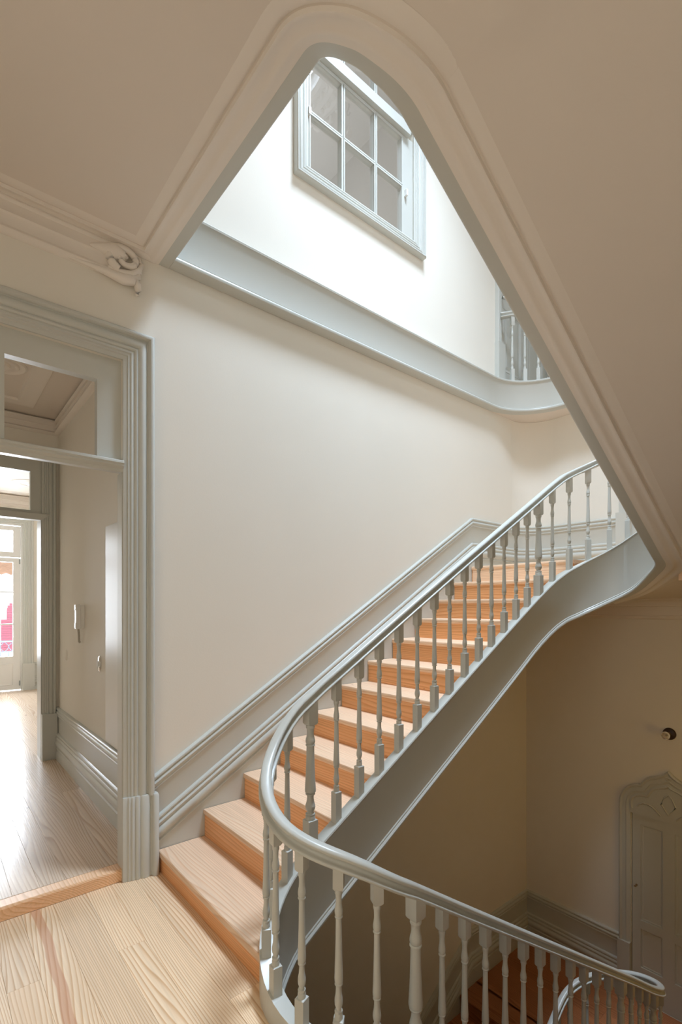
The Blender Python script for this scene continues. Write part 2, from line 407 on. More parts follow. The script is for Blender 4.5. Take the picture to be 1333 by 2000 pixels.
ZT = hermite([(0, -2.36 - .643 * 1.6), (LEN0 - .4, -2.36 - .643 * .4), (LEN0, -2.36), (LEN0 + HALF / 2, -2.10), (S_A0, railA(YC) - .74), (S_A0 + .5, railA(YC - .5) - .74), (S_B0 - .7, railA(YN + .7) - .73), (S_B0 - .2, railA(YN + .2) - .72), (S_B0, -.105),
              (S_B0 + HALF * .25, .018), (S_B0 + HALF / 2, .098), (S_B0 + HALF * .75, .222), (S_C0, .385), (S_C0 + .3, n1(YN + .3) + .073), (S_D0 - .75, n1(YC - .75) + .073), (S_D0 - .33, 1.721), (S_D0 - .15, 1.812), (S_D0 + .02, 1.882), (S_D0 + .143, 1.937), (S_D0 + .261, 1.998), (S_D0 + .363, 2.050),
              (S_D0 + .46, 2.105), (S_D0 + .627, 2.200), (S_E0, n2(YC) + .073), (S_E0 + .5, n2(YC - .5) + .073), (S_F0 - .1, n2(1.503) + .073), (S_F0, n2(1.403) + .073), (S_F0 + .2, 3.965), (S_G0, 4.04), (S_END, 4.04)])
ZB = hermite([(0, -2.80 - .643 * 1.6), (LEN0 - .4, -2.80 - .643 * .4), (LEN0, -2.80), (LEN0 + HALF / 2, -2.52), (S_A0, railA(YC) - 1.17), (S_A0 + .5, railA(YC - .5) - 1.16), (S_B0 - .7, railA(YN + .7) - 1.14), (S_B0 - .2, railA(YN + .2) - 1.13), (S_B0, -.52),
              (S_B0 + HALF * .25, -.42), (S_B0 + HALF / 2, -.345), (S_B0 + HALF * .75, -.21), (S_C0, -.022), (S_C0 + .3, n1(YN + .3) - .332), (S_D0 - .73, n1(YC - .73) - .332), (S_D0 - .45, 1.262), (S_D0 - .28, 1.352), (S_D0 - .13, 1.418), (S_D0 + .02, 1.466), (S_D0 + .14, 1.503),
              (S_D0 + .253, 1.552), (S_D0 + .42, 1.636), (S_D0 + .572, 1.715), (S_D0 + .78, 1.86), (S_E0, 1.945), (S_E0 + .15, 2.03), (S_E0 + .5, n2(YC - .5) - .334), (S_F0 - .1, n2(1.503) - .334), (S_F0, n2(1.403) - .334), (S_F0 + .14, 3.535), (S_F0 + .22, 3.60), (S_G0, 3.70), (S_END, 3.70)])

def at(s, off=0.0):
    i = max(0, min(len(MS) - 2, next((k for k in range(len(MS) - 1) if s <= MS[k + 1]), len(MS) - 2)))
    t = (s - MS[i]) / (MS[i + 1] - MS[i]); a, b = MAIN[i], MAIN[i + 1]
    nx = a[2] + (b[2] - a[2]) * t; ny = a[3] + (b[3] - a[3]) * t; l = math.hypot(nx, ny)
    nx /= l; ny /= l
    return a[0] + (b[0] - a[0]) * t + nx * off, a[1] + (b[1] - a[1]) * t + ny * off, nx, ny
def srange(s0, s1):
    """fine parameters between two path lengths, following the path's own points"""
    out = [s0] + [s for s in MS if s0 + 1e-4 < s < s1 - 1e-4] + [s1]
    fine = []
    for a, b in zip(out, out[1:]):
        n = max(1, int((b - a) / 0.07)); fine += [a + (b - a) * k / n for k in range(n)]
    return fine + [s1]

TH = 0.055
def string_mesh(s0, s1):
    rows = []
    for s in srange(s0, s1):
        x, y, nx, ny = at(s); zt, zb = ZT(s), ZB(s)
        prof = [(TH, zt), (0.004, zt), (-.006, zt - .002), (-.009, zt - .010), (-.006, zt - .018), (-.002, zt - .022), (0, zt - .026), (0, zb + .044), (-.004, zb + .040), (-.005, zb + .036), (-.003, zb + .032),
                (-.008, zb + .028), (-.013, zb + .018), (-.012, zb + .006), (-.006, zb - .001), (0, zb - .003), (TH, zb - .003)]
        rows.append([(x + nx * a, y + ny * a, z) for a, z in prof])
    return grid(rows, True)
def lerp(a, b, t): return a + (b - a) * t
def sstep(t): t = min(1, max(0, t)); return t * t * (3 - 2 * t)

# ------------------------------------------------------------------ the room: walls
DOOR = (-.95, .888, -.05, 3.046)
WIN = (2.215, 3.42, 4.90, 6.95)
GDOOR = (4.83, 5.90, 4.02, 6.55)
wall = add('wall_left', holed('x', -.09, 0, [YB, 6.6], [-4.6, 0, 4, 7.6], [DOOR, WIN, GDOOR]), M_WALL)
struct(wall, 'cream painted wall running the length of the stairwell beside the stairs', 'wall')
wf = add('wall_far', holed('y', YFAR, YFAR + .25, [0, XR], [-4.6, 3.7], [(1.122, 1.775, ZLOW, -.415), (1.10, 1.80, ZHALF, 3.6)]), M_WALL)
struct(wf, 'cream wall closing the stairwell behind the half landings', 'wall')
wr = add('wall_right', box(XR, XR + .2, YB, 6.6, -4.6, 7.6), M_WALL); struct(wr, 'cream wall on the open side of the stairwell', 'wall')
wb = add('wall_back', box(0, XR, YB - .2, YB, -4.6, 7.6), M_WALL); struct(wb, 'cream wall at the back of the landing', 'wall')
wg = add('wall_gallery', box(0, XR, 6.6, 6.8, 3.7, 7.6), M_WALL); struct(wg, 'cream wall behind the upper gallery', 'wall')
# rounded plaster corner above the half landing
rc = .32; rows = []
for z in (1.55, 3.7):
    rows.append([(rc - rc * math.cos(PI / 2 * k / 12) + .001, YFAR - rc + rc * math.sin(PI / 2 * k / 12) - .001, z) for k in range(13)] + [(.001, YFAR - .001, z)])
wc = add('wall_corner', grid(rows, True), M_WALL, smooth=30); struct(wc, 'rounded cream plaster corner above the half landing', 'wall')

# skirting along the stair wall and round the half landing
def skirt_z(y): return .578 + .5987 * (y - 1.06)
path = []
for y, z in [(1.06, skirt_z(1.06)), (2.2, skirt_z(2.2)), (3.3, skirt_z(3.3)), (4.292, 2.513), (4.7, 2.513), (YFAR - rc, 2.513)]:
    path.append(((0, y, z), (1, 0, 0), (0, 0, 1)))
for k in range(1, 13):
    a = PI / 2 * k / 12
    path.append(((rc - rc * math.cos(a), YFAR - rc + rc * math.sin(a), 2.513), (math.cos(a), -math.sin(a), 0), (0, 0, 1)))
path.append(((.998, YFAR, 2.513), (0, -1, 0), (0, 0, 1)))
sk = add('baseboard_left', sweep(path, SKIRT + [(.026, -.70), (0, -.70)]), M_PAINT, smooth=40)
struct(sk, 'tall grey moulded skirting climbing the wall beside the stairs', 'skirting')
# lower skirting: down the flight, along the half landing, along the far wall
path = [((0, 2.0, -1.678 - .65 * 2.27), (1, 0, 0), (0, 0, 1)), ((0, 4.27, -1.678), (1, 0, 0), (0, 0, 1)), ((0, YFAR, -1.678), (1, -1, 0), (0, 0, 1)), ((1.02, YFAR, -1.678), (0, -1, 0), (0, 0, 1))]
sk2 = add('baseboard_lower', sweep(path, scaled(SKIRT, 1, 1) + [(.026, -.90), (0, -.90)]), M_PAINT, smooth=40)
struct(sk2, 'tall grey moulded skirting in the dark corner of the lower half landing', 'skirting')

# ------------------------------------------------------------------ landing floor: boards
def plank(parent, x0, x1, y0, y1, z, mat, t=.02, name='plank'):
    g = .0003
    V, F = chbox(g, x1 - x0 - g, g, y1 - y0 - g, -t, 0, .0007)
    return add(name, (V, F), mat, parent, loc=(x0, y0, z))
fl = add('floor', join(box(0, XR, YB, 1.0, -.30, -.021), box(0, 1.20, .99, 1.10, -.30, -.021), box(1.75, XR, .99, 1.07, -.30, -.021)), M_DARK)
struct(fl, 'pale pine boarded floor of the landing at the foot of the stairs', 'floor')
rows = [-1.3, -1.17, -1.03, -.90, -.77, -.63, -.50, -.37, -.24, -.11, .02, .14, .26, .385, .53, .69, .815, .95]
joints = {.26: [.58, 2.4], .69: [.61, 2.9], .14: [1.3], .385: [1.9], .53: [2.2], .815: [1.6], .02: [.4, 2.0], -.24: [1.0]}
for a, b in zip(rows, rows[1:]):
    xs = [0] + joints.get(a, [1.2 + 1.3 * random.random()]) + [XR]
    for x0, x1 in zip(xs, xs[1:]):
        plank(fl, x0, x1, a, b, 0, M_PINES if (a == .385 and x0 == 0) else M_PINE)
plank(fl, 0, 1.20, .95, 1.105, 0, M_PINE); 
_edge = [(1.20, 1.105)] + [(XC + .372 * math.cos(a), YN + .372 * math.sin(a)) for a in [PI + .90 + (PI - 1.80) * k / 14 for k in range(15)]] + [(1.75, 1.075)]
_edge = [p for p in _edge if 1.20 <= p[0] <= 1.75]
add('plank', prism([(a - 1.2, b - .95) for a, b in [(1.201, .951)] + [(1.749, .951)] + _edge[::-1]], 'z', -.02, 0), M_PINE, fl, loc=(1.2, .95, 0)); plank(fl, 1.75, XR, .95, 1.075, 0, M_PINE)

# ------------------------------------------------------------------ stairs
def tread_mesh(w, d, t=.036):
    r = .010; prof = [(d, -t), (0.004, -t), (-.002, -t + .006), (-.004, -t + .014), (-.004, -r), (-.001, -.003), (.006, 0), (d, 0)]
    return prism([(a, b) for a, b in prof], 'x', 0, w)
def flight(root, y0, z0, go, rise, n, x0, x1, direction, mat_t, mat_r, first=None, wide=0.0):
    first = first or rise
    w = x1 - x0
    tm = mesh('tread', *tread_mesh(w, go + .025), smooth=40); tm.materials.append(mat_t)
    for i in range(n):
        z = z0 + rise * i; y = y0 + direction * go * i
        o = obj('tread', tm, None, root)
        if direction > 0: o.location = (x0, y, z)
        else: o.location = (x1, y, z); o.rotation_euler = (0, 0, PI)
        h = rise if i else first
        rm = mesh('riser', *box(0, w if i else w + wide, 0, .02, -h, -.036)); rm.materials.append(mat_r)
        q = obj('riser', rm, None, root)
        if direction > 0: q.location = (x0, y + .006, z)
        else: q.location = (x1, y - .006, z); q.rotation_euler = (0, 0, PI)
stairs = empty('staircase', (.55, 1.1, 0)); tag(stairs, 'pine staircase with orange risers climbing beside the cream wall', 'staircase')
def under(o, root):      # keep world placement when the root is not at the origin
    o.location = Vector(o.location) - root.location
flight_root_objs = len(bpy.data.objects)
before = set(bpy.data.objects)
flight(stairs, Y1, Z1, GO, RS, 12, .030, XW1 - TH + .004, 1, M_TREAD, M_RISER, first=Z1, wide=.155)
# the bottom tread runs on into the curve of the string
ft = next(o for o in bpy.data.objects if o.name == 'tread')
plan = [(0, -.004), (1.19, -.004), (1.165, .02), (1.125, .075), (1.085, .15), (1.055, .24), (1.045, .314), (0, .314)]
c = .004
V = [(a, b, -.036) for a, b in plan] + [(a, b, -.005) for a, b in plan] + [(min(max(a, 0), 9), b + (c if b < 0 else 0), 0) for a, b in plan]
n_ = len(plan); F = [tuple(range(n_ - 1, -1, -1)), tuple(range(2 * n_, 3 * n_))]
for k in (0, n_):
    for i in range(n_): j = (i + 1) % n_; F.append((k + i, k + j, k + j + n_, k + i + n_))
ft.data = mesh('tread', V, F); ft.data.materials.append(M_TREAD)
add('outer_string', string_mesh(S_B0 + HALF * .5, S_D0 + HALF * .5), M_PAINT, stairs, smooth=35)
slab_u = add('half_landing', join(box(.04, XR - .02, 4.56, YFAR - .02, 1.80, ZHALF - .002), box(.04, 1.05, 4.27, 4.56, 1.80, ZHALF - .002), box(1.83, XR - .02, 4.3, 4.56, 1.80, ZHALF - .002)), M_TREAD, stairs)
for o in set(bpy.data.objects) - before:
    if o.parent == stairs: under(o, stairs)

upper = empty('overhead_staircase', (2.6, 1.4, 3.7)); tag(upper, 'upper flight seen from below, its plaster soffit sloping over the landing', 'staircase')
before = set(bpy.data.objects)
flight(upper, 4.27, ZHALF + .167, .289, .167, 11, XW2 + TH - .004, XR - .02, -1, M_TREAD, M_RISER)
add('outer_string', string_mesh(S_D0 + HALF * .5, S_F0), M_PAINT, upper, smooth=35)

def soffit_pt(s, d):
    x, y, nx, ny = at(s); z = ZB(s)
    px, py = x + nx * d, y + ny * d
    if S_C0 < s < S_E0 + .4:
        k = sstep((d - TH) / .9) * sstep((py - 3.9) / .4)
        z = lerp(z, 1.68, k)
    return (min(max(px, .03), XR - .01), min(max(py, YB), YFAR - .01), z)
SOF = [TH - .003, .10, .16, .22, .35, .5, .7, .95, 1.25, 1.55, 1.85]
def soffit(s0, s1, ds):
    return grid([[soffit_pt(s, d) for d in ds] for s in srange(s0, s1)])
SOFFIT_PARENT = upper
BORDER = [(.056, .002), (.056, -.005), (.078, -.006), (.086, -.010), (.096, -.013), (.108, -.012), (.118, -.006), (.140, -.007), (.152, -.012), (.162, -.018), (.170, -.017), (.173, .004),
          (.180, .004), (.182, -.004), (.196, -.010), (.214, -.009), (.228, -.003), (.244, .002)]
BORDER = [(a, b if a < .175 else b * .45) for a, b in BORDER]
def border(s0, s1):
    rows = []
    for s in srange(s0, s1):
        rows.append([(lambda p: (p[0], p[1], p[2] + b))(soffit_pt(s, a)) for a, b in BORDER])
    return grid(rows)
add('soffit_moulding', border(S_D0 + HALF * .42, S_F0), M_MOULD, upper, smooth=50)
for o in set(bpy.data.objects) - before:
    if o.parent == upper: under(o, upper)

low = empty('lower_staircase', (2.6, 1.1, -.3)); tag(low, 'lower staircase dropping from the landing into the dark stairwell', 'staircase')
before = set(bpy.data.objects)
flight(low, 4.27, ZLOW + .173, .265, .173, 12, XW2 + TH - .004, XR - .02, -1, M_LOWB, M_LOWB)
add('outer_string', string_mesh(S_A0 - HALF * .5, S_B0 + HALF * .5), M_PAINT, low, smooth=35)
for o in set(bpy.data.objects) - before:
    if o.parent == low: under(o, low)
low2 = empty('lowest_staircase', (.6, 2.0, -3.6)); tag(low2, 'dark red-brown flight in the shadow below the lower half landing', 'staircase')
before = set(bpy.data.objects)
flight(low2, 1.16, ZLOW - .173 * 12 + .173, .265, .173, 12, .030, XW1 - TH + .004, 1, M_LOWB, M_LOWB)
add('outer_string', string_mesh(0, S_A0 - HALF * .5), M_PAINT, low2, smooth=35)
for o in set(bpy.data.objects) - before:
    if o.parent == low2: under(o, low2)

# lower half landing boards
fl2 = add('floor_lower', join(box(0, XR, 4.42, YFAR, ZLOW - .28, ZLOW - .021), box(0, 1.0, 4.34, 4.42, ZLOW - .28, ZLOW - .021)), M_DARK)
struct(fl2, 'red pine boarded floor of the lower half landing with dark knots', 'floor')
ys = [4.335, 4.43, 4.56, 4.69, 4.82, 4.95, 5.08, 5.21, YFAR]
for i, (a, b) in enumerate(zip(ys, ys[1:])):
    cuts = [.0, .9 + .5 * random.random(), 2.2 + .4 * random.random(), XR] if i else [0, 1.05]
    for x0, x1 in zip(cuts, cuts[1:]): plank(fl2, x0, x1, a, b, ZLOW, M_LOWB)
plank(fl2, 1.9, XR, 4.30, 4.43, ZLOW, M_LOWB)
fl3 = add('floor_bottom', box(0, XR, YB, YFAR, -4.6, -4.33), M_LOWB); struct(fl3, 'floor at the bottom of the stairwell', 'floor')

# ------------------------------------------------------------------ balustrade
RAIL = [(0, 0), (.009, -.0007), (.016, -.003), (.0215, -.008), (.024, -.014), (.0225, -.021), (.018, -.0255), (.012, -.0275), (.0070, -.031), (.0060, -.0375), (.0075, -.0435), (.013, -.0465), (.022, -.047), (.0285, -.049), (.031, -.0535), (.030, -.059), (.024, -.0635), (.016, -.064)]
RAIL = RAIL + [(-a, b) for a, b in reversed(RAIL[1:])]
CEN = TH / 2
def rail_mesh(s0, s1):
    rows = []
    for s in srange(s0, s1):
        x, y, nx, ny = at(s, CEN); z = ZR(s)
        rows.append([(x + nx * a, y + ny * a, z + b) for a, b in RAIL])
    return grid(rows, True)
# turned part measured from the underside of the top block downwards
TURN = [(.0120, 0), (.0136, .003), (.0138, .015), (.0118, .018), (.0106, .030), (.0104, .046), (.0118, .058), (.0140, .070), (.0149, .079), (.0140, .088), (.0116, .094),
        (.0135, .0955), (.0146, .0985), (.0135, .1015), (.0106, .1035), (.0108, .125), (.0118, .190), (.0132, .250), (.0148, .295), (.0158, .318), (.0152, .328), (.0124, .3335),
        (.0140, .335), (.0150, .338), (.0140, .341), (.0103, .3435), (.0102, .358), (.0116, .376), (.0144, .390), (.0153, .399), (.0142, .411), (.0100, .424), (.0094, .429), (.0140, .432),
        (.0150, .436), (.0140, .440), (.0128, .442), (.0142, .444), (.0150, .447), (.0150, .462)]
NEWT = [(r * (1.62 if i < 40 else 1) + (.002 if .10 < z < .33 else 0), z) for i, (r, z) in enumerate(TURN)]
cache = {}
def baluster_mesh(total, newel, slope=0.0):
    key = (round(total, 2), newel, round(slope * 20) / 20)
    if key in cache: return cache[key]
    total = key[0]; h = (.0268 if newel else .0190); slope = key[2]; T = NEWT if newel else TURN
    topb = max(.07, .088 + (total - .675) * .35); base = total - .462 - topb
    zt = total - topb
    c = .008
    blk = lambda z0, z1, cb, ct: grid([[(sx * (h - ins), sy * (h - ins), z) for sx, sy in ((-1, -1), (1, -1), (1, 1), (-1, 1))] for z, ins in
                                       ([(z0, c * .65), (z0 + c * 1.1, 0)] if cb else [(z0, 0)]) + ([(z1 - .003, 0), (z1, .004)] if ct else [(z1, 0)])], True)
    def shear(VF, k, top): return [(x, y, z + (k * y if z > top else 0)) for x, y, z in VF[0]], VF[1]
    VF = join(shear(blk(zt, total + .006, True, False), slope, total), lathe([(r, zt - z) for r, z in reversed(T)], 16), blk(-.030, base, False, True))
    cache[key] = mesh('newel_post' if newel else 'baluster', *VF, smooth=38); cache[key].materials.append(M_PAINT)
    return cache[key]
bal = empty('stair_balustrade', (1.44, 1.05, 0))
tag(bal, 'grey-green balustrade whose curved handrail sweeps round the landing and up the stairs', 'balustrade')
o = add('handrail', rail_mesh(.2, S_F0 - .2), M_PAINT, bal, smooth=50); under(o, bal)
def put(s, newel=False):
    x, y, nx, ny = at(s, CEN); zt = ZT(s); total = ZR(s) - .062 - zt
    xa, ya, _, _ = at(s - .02, CEN); xb, yb, _, _ = at(s + .02, CEN); dl = math.hypot(xb - xa, yb - ya)
    sl = (ZR(s + .02) - ZR(s - .02)) / dl * (((xb - xa) * -ny + (yb - ya) * nx) / dl)
    o = obj('newel_post' if newel else 'baluster', baluster_mesh(total, newel, sl), None, bal, rot=(0, 0, math.atan2(ny, nx)))
    o.location = Vector((x, y, zt)) - bal.location
KB = (R + CEN) / R
def s_of(sc):       # length along the balusters' centre line -> length along the well face
    a = [LEN0 + HALF + LA, HALF * KB, LA, HALF * KB]
    t = sc
    if t < 2.607: return S_A0 + t
    t -= 2.607
    if t < HALF * KB: return S_B0 + t / KB
    t -= HALF * KB
    if t < LA: return S_C0 + t
    t -= LA
    if t < HALF * KB: return S_D0 + t / KB
    return S_E0 + t - HALF * KB
CL = [.105, .230, .357, .506, .663, .846, 1.011, 1.177, 1.334, 1.5, 1.657, 1.814, 1.971, 2.127, 2.276, 2.424, 2.581, 2.757, 2.896, 3.040, 3.190, 3.333, 3.478, 3.622, 3.767, 3.932, 4.089, 4.238, 4.394, 4.551, 4.708, 4.857, 5.014, 5.17, 5.319,
      5.476, 5.633, 5.79, 5.955, 6.173, 6.427, 6.6, 6.761, 6.9, 7.06, 7.23] + [7.40 + .155 * k for k in range(15)]
for c in CL: put(s_of(c), c in (.105, .663, 2.581, 3.767, 5.955))
for k in range(8): put(S_A0 - .15 - .155 * k)
for k in range(6): put(S_A0 - .15 - .155 * (8 + k))

# ------------------------------------------------------------------ ceiling of the landing and upper floor edge
s_list = srange(S_F0, S_END)
SOFW = [TH - .003, .10, .16, .22, .35, .55, .85, 1.3, 1.8, 2.46]
ZY = hermite([(-2, 3.70), (.80, 3.70), (1.0, 3.662), (1.15, 3.594), (1.24, 3.543), (1.30, 3.508), (1.403, ZB(S_F0)), (1.5, ZB(S_F0 - .097))])
def ceil_pt(s, d):
    x, y, nx, ny = at(s); z = ZB(s)
    if s < S_G0: z = lerp(z, ZY(y + ny * d), sstep((d - TH) / .45))
    elif s < S_G0 + .5: z = lerp(lerp(z, ZY(y + ny * d), sstep((d - TH) / .45)), z, sstep((s - S_G0) / .5))
    return (min(max(x + nx * d, 0), XR), min(max(y + ny * d, YB), YFAR), z)
S_ALL = srange(S_D0 + HALF * .42, S_F0) + srange(S_F0, S_END)[1:]
n_up = len(srange(S_D0 + HALF * .42, S_F0))
PTS = [[(soffit_pt(t, d) if k < n_up else ceil_pt(t, d)) for d in SOFW] for k, t in enumerate(S_ALL)]
whole = mesh('whole', *grid(PTS), smooth=180); NRM = [tuple(v.normal) for v in whole.vertices]; nd = len(SOFW)
def piece(name, k0, k1, parent):
    o = add(name, grid(PTS[k0:k1]), M_CEIL, parent, smooth=180)
    o.data.normals_split_custom_set_from_vertices(NRM[k0 * nd:k1 * nd]); return o
sf = piece('soffit', 0, n_up, upper); under(sf, upper)
ce = piece('ceiling', n_up - 1, len(S_ALL), None)
bpy.data.meshes.remove(whole)
struct(ce, 'plaster ceiling over the landing with a rounded opening to the floor above', 'ceiling')
rows = [[(lambda p: (p[0], p[1], p[2] + b))(ceil_pt(s, a)) for a, b in BORDER] for s in srange(S_F0, S_END - .19)]
rows.append([(max(0.0, a - .088), 1.153 - a, 3.70 + b) for a, b in BORDER])
add('ceiling_moulding', grid(rows), M_MOULD, ce, smooth=50)
# strip along the wall that meets the opening's moulding at a mitre
yb0 = 1.153
rows = [[(.0, YB, 3.70), (0, yb0 - .056, 3.70)]]
for a, b in BORDER:
    q = a - .056 if a < .3 else a
    xx = max(.0, .085 - (.173 - a) if False else (a - .088))
    rows.append([(max(.0, xx), YB, 3.70 + b), (max(.0, xx), yb0 - a, 3.70 + b)])
add('ceiling_border', grid(rows), M_MOULD, ce, smooth=50)
tr = add('trim_1', string_mesh(S_F0, S_END), M_PAINT, smooth=35); struct(tr, 'grey boarded edge of the ceiling opening above the landing', 'trim')
# upper floor slabs
fu = add('floor_upper', join(box(0, 1.45, YB, 1.098, 3.725, 4.02), box(1.45, XR, YB, 1.05, 3.725, 4.02)), M_TREAD); struct(fu, 'floor of the storey above the landing', 'floor')
# gallery edge: straight band on the wall, then curving out to the gallery
gp = [((.08, 1.160, 0), (-1, 0, 0), (0, 0, 1)), ((.08, 2.4, 0), (-1, 0, 0), (0, 0, 1)), ((.08, 4.0, 0), (-1, 0, 0), (0, 0, 1))]
GR, GCX, GCY = .52, .60, 4.58
for k in range(17):
    a = PI - PI / 2 * k / 16; gp.append(((GCX + GR * math.cos(a), GCY + GR * math.sin(a), 0), (math.cos(a), math.sin(a), 0), (0, 0, 1)))
gp += [((1.5, 5.10, 0), (0, 1, 0), (0, 0, 1)), ((XR, 5.10, 0), (0, 1, 0), (0, 0, 1))]
def band(zb, zt):
    return [(.078, zt), (-.012, zt), (-.018, zt - .008), (-.016, zt - .020), (-.008, zt - .026), (-.004, zt - .034), (0, zt - .040), (0, zb + .040), (-.005, zb + .036), (-.004, zb + .031), (-.010, zb + .026), (-.014, zb + .014), (-.010, zb + .002), (0, zb - .002), (.078, zb - .002)]
ga = add('trim_2', sweep(gp, band(3.70, 4.03)), M_PAINT, smooth=38); struct(ga, 'wide grey band on the wall at upper floor level, curving out into the gallery edge', 'trim')
# gallery floor and soffit
poly = [(.0, 6.6), (.0, 4.5)] + [(p[0][0] + p[1][0] * .07, p[0][1] + p[1][1] * .07) for p in gp[3:]] + [(XR, 6.6)]
gf = add('floor_gallery', prism([(a, b) for a, b in poly], 'z', 3.702, 4.02), M_CEIL); struct(gf, 'gallery floor at the far end of the upper storey', 'floor')

# ------------------------------------------------------------------ cornice with scroll, on the wall over the doorway
CORN = [(0, 0), (.026, -.002), (.030, -.012), (.026, -.022), (.020, -.026), (.020, -.075), (.024, -.080), (.020, -.086), (.016, -.092), (.014, -.140), (.018, -.150), (.026, -.156), (.030, -.166), (.026, -.176), (.016, -.184), (.010, -.190), (0, -.192)]
co = add('trim_3', sweep([((0, YB, 3.692), (1, 0, 0), (0, 0, 1)), ((0, .86, 3.692), (1, 0, 0), (0, 0, 1))], CORN), M_MOULD, smooth=40)
struct(co, 'white plaster cornice above the doorway ending in a scroll', 'cornice')
# carved scroll: a curling ribbon with a leaf tail
sp = []; rr = []
for k in range(60):
    t = k / 59; a = -.62 * PI - t * 3.1 * PI; r = .088 * (1 - t) ** .9 + .006
    sp.append((.026 + .020 * t, .892 + r * math.cos(a), 3.618 + r * math.sin(a) * .82)); rr.append(.025 * (1 - .62 * t))
scr = add('scroll', join(tube(sp, rr, 12),
    tube([(.012, .70, 3.628), (.018, .77, 3.635), (.022, .83, 3.640), (.020, .88, 3.635), (.016, .90, 3.62)], [.006, .030, .046, .036, .012], 12),
    tube([(.014, .60, 3.512), (.020, .72, 3.512), (.026, .81, 3.505), (.032, .88, 3.498), (.034, .93, 3.510), (.030, .962, 3.545), (.026, .972, 3.60)], [.008, .013, .022, .030, .030, .020, .008], 12),
    tube([(.022, .80, 3.545), (.03, .87, 3.535), (.034, .93, 3.545), (.034, .97, 3.58), (.028, .985, 3.625), (.020, .975, 3.66), (.014, .945, 3.682)], [.006, .016, .020, .019, .016, .013, .006], 10),
    tube([(.030, .945, 3.530), (.032, .962, 3.500), (.028, .966, 3.470), (.022, .963, 3.448), (.014, .958, 3.438)], [.014, .022, .019, .013, .003], 10)), M_MOULD, co, smooth=70)

# far wall cornice under the half landing
tc = add('trim_4', sweep([((XR, YFAR, 1.675), (0, -1, 0), (0, 0, 1)), ((.1, YFAR, 1.675), (0, -1, 0), (0, 0, 1))], [(0, 0.03), (.12, .03), (.12, -.004), (.10, -.012), (.075, -.018), (.060, -.034), (.056, -.052), (.050, -.058), (.050, -.064), (.036, -.070), (.034, -.150), (.040, -.156), (.036, -.166), (.026, -.172), (.028, -.180), (.018, -.190), (0, -.192)]), M_MOULD, smooth=40)
struct(tc, 'plaster cornice where the half landing soffit meets the far wall', 'cornice')

# ------------------------------------------------------------------ doorway with transom
dc = add('trim_5', sweep(frame_path([(0, 1.056, .48), (0, 1.056, 3.213), (0, YB, 3.213)], (1, 0, 0)), scaled(CASING, .89, 1)), M_PAINT, smooth=38)
struct(dc, 'broad fluted grey door casing at the head of the landing', 'door casing')
pl = []
PLN = scaled(CASING, 1.03, 1.0); PLN = [(a, b + .013 if b > 0 else 0) for a, b in PLN]
add('plinth_block', sweep([((0, 1.078, z), (0, -1, 0), (1, 0, 0)) for z in (0.001, .476)] + [((0, 1.074, .488), (0, -.97, 0), (.86, 0, 0))], PLN), M_PAINT, dc, smooth=38)
# door frame + transom bar + transom light
tw = empty('window_1', (-.02, .5, 2.45)); struct(tw, 'glazed transom light over the doorway from the landing', 'window')
def sub(name, VF, mat, root, smooth=None):
    o = add(name, VF, mat, root, smooth=smooth); o.location = -Vector(root.location); return o
sub('sash', holed('x', -.085, -.03, [-.95, .888], [2.446, 3.046], [(.315, .757, 2.468, 2.908), (-.14, .285, 2.468, 2.908), (-.60, -.17, 2.468, 2.908)]), M_PAINT, tw)
sub('transom_bar', sweep([((0, y, 2.452), (1, 0, 0), (0, 0, 1)) for y in (-.95, .887)], [(-.052, 0), (.026, 0), (.034, -.006), (.036, -.018), (.028, -.024), (.030, -.034), (.022, -.042), (.012, -.048), (.010, -.060), (.004, -.066), (-.052, -.062)]), M_PAINT, tw, 40)
for a, b in ((.315, .757), (-.14, .285), (-.60, -.17)):
    sub('pane', box(-.060, -.056, a, b, 2.468, 2.908), M_GLASS2, tw)
# jamb lining
jb = add('trim_6', join(box(-.09, -.001, .884, .8885, .0, 2.39), box(-.09, -.001, -.95, -.938, .0, 2.39)), M_PAINT); struct(jb, 'grey lining of the doorway jambs', 'door jamb')
# threshold board
th = add('threshold', prism([(-.09, .069), (-.012, .070), (-.004, .067), (0.0, .060), (0.0, .001), (-.09, .001)], 'y', -.935, .884), M_THRESH)
th.data.transform(Matrix.Identity(4))
for v in th.data.vertices: v.co = Vector((v.co.x, v.co.y, v.co.z))
tag(th, 'orange pine threshold step below the doorway', 'threshold')

# ------------------------------------------------------------------ vestibule behind the doorway
XV = -2.70; YV = 1.05
vw = add('wall_vestibule', join(box(XV - .2, -.09, YV, YV + .12, 0, 3.55), box(XV - .2, -.09, -1.3, -1.18, 0, 3.55)), M_WALL); struct(vw, 'cream side wall of the vestibule with an entry phone', 'wall')
D2 = (-.75, .905, .0, 3.06)
vf = add('wall_vestibule_end', holed('x', XV - .22, XV, [-1.3, YV], [0, 3.55], [D2]), M_WALL); struct(vf, 'cream wall between the vestibule and the front room', 'wall')
vc = add('ceiling_vestibule', box(XV, -.09, -1.2, YV, 3.50, 3.6), M_CEIL); struct(vc, 'plaster ceiling of the vestibule', 'ceiling')
vfl = add('floor_room', box(-7.80, -.001, -1.3, 3.0, -.10, .049), M_DARK); struct(vfl, 'varnished boarded floor of the vestibule and front room', 'floor')
y = -1.18; k = 0
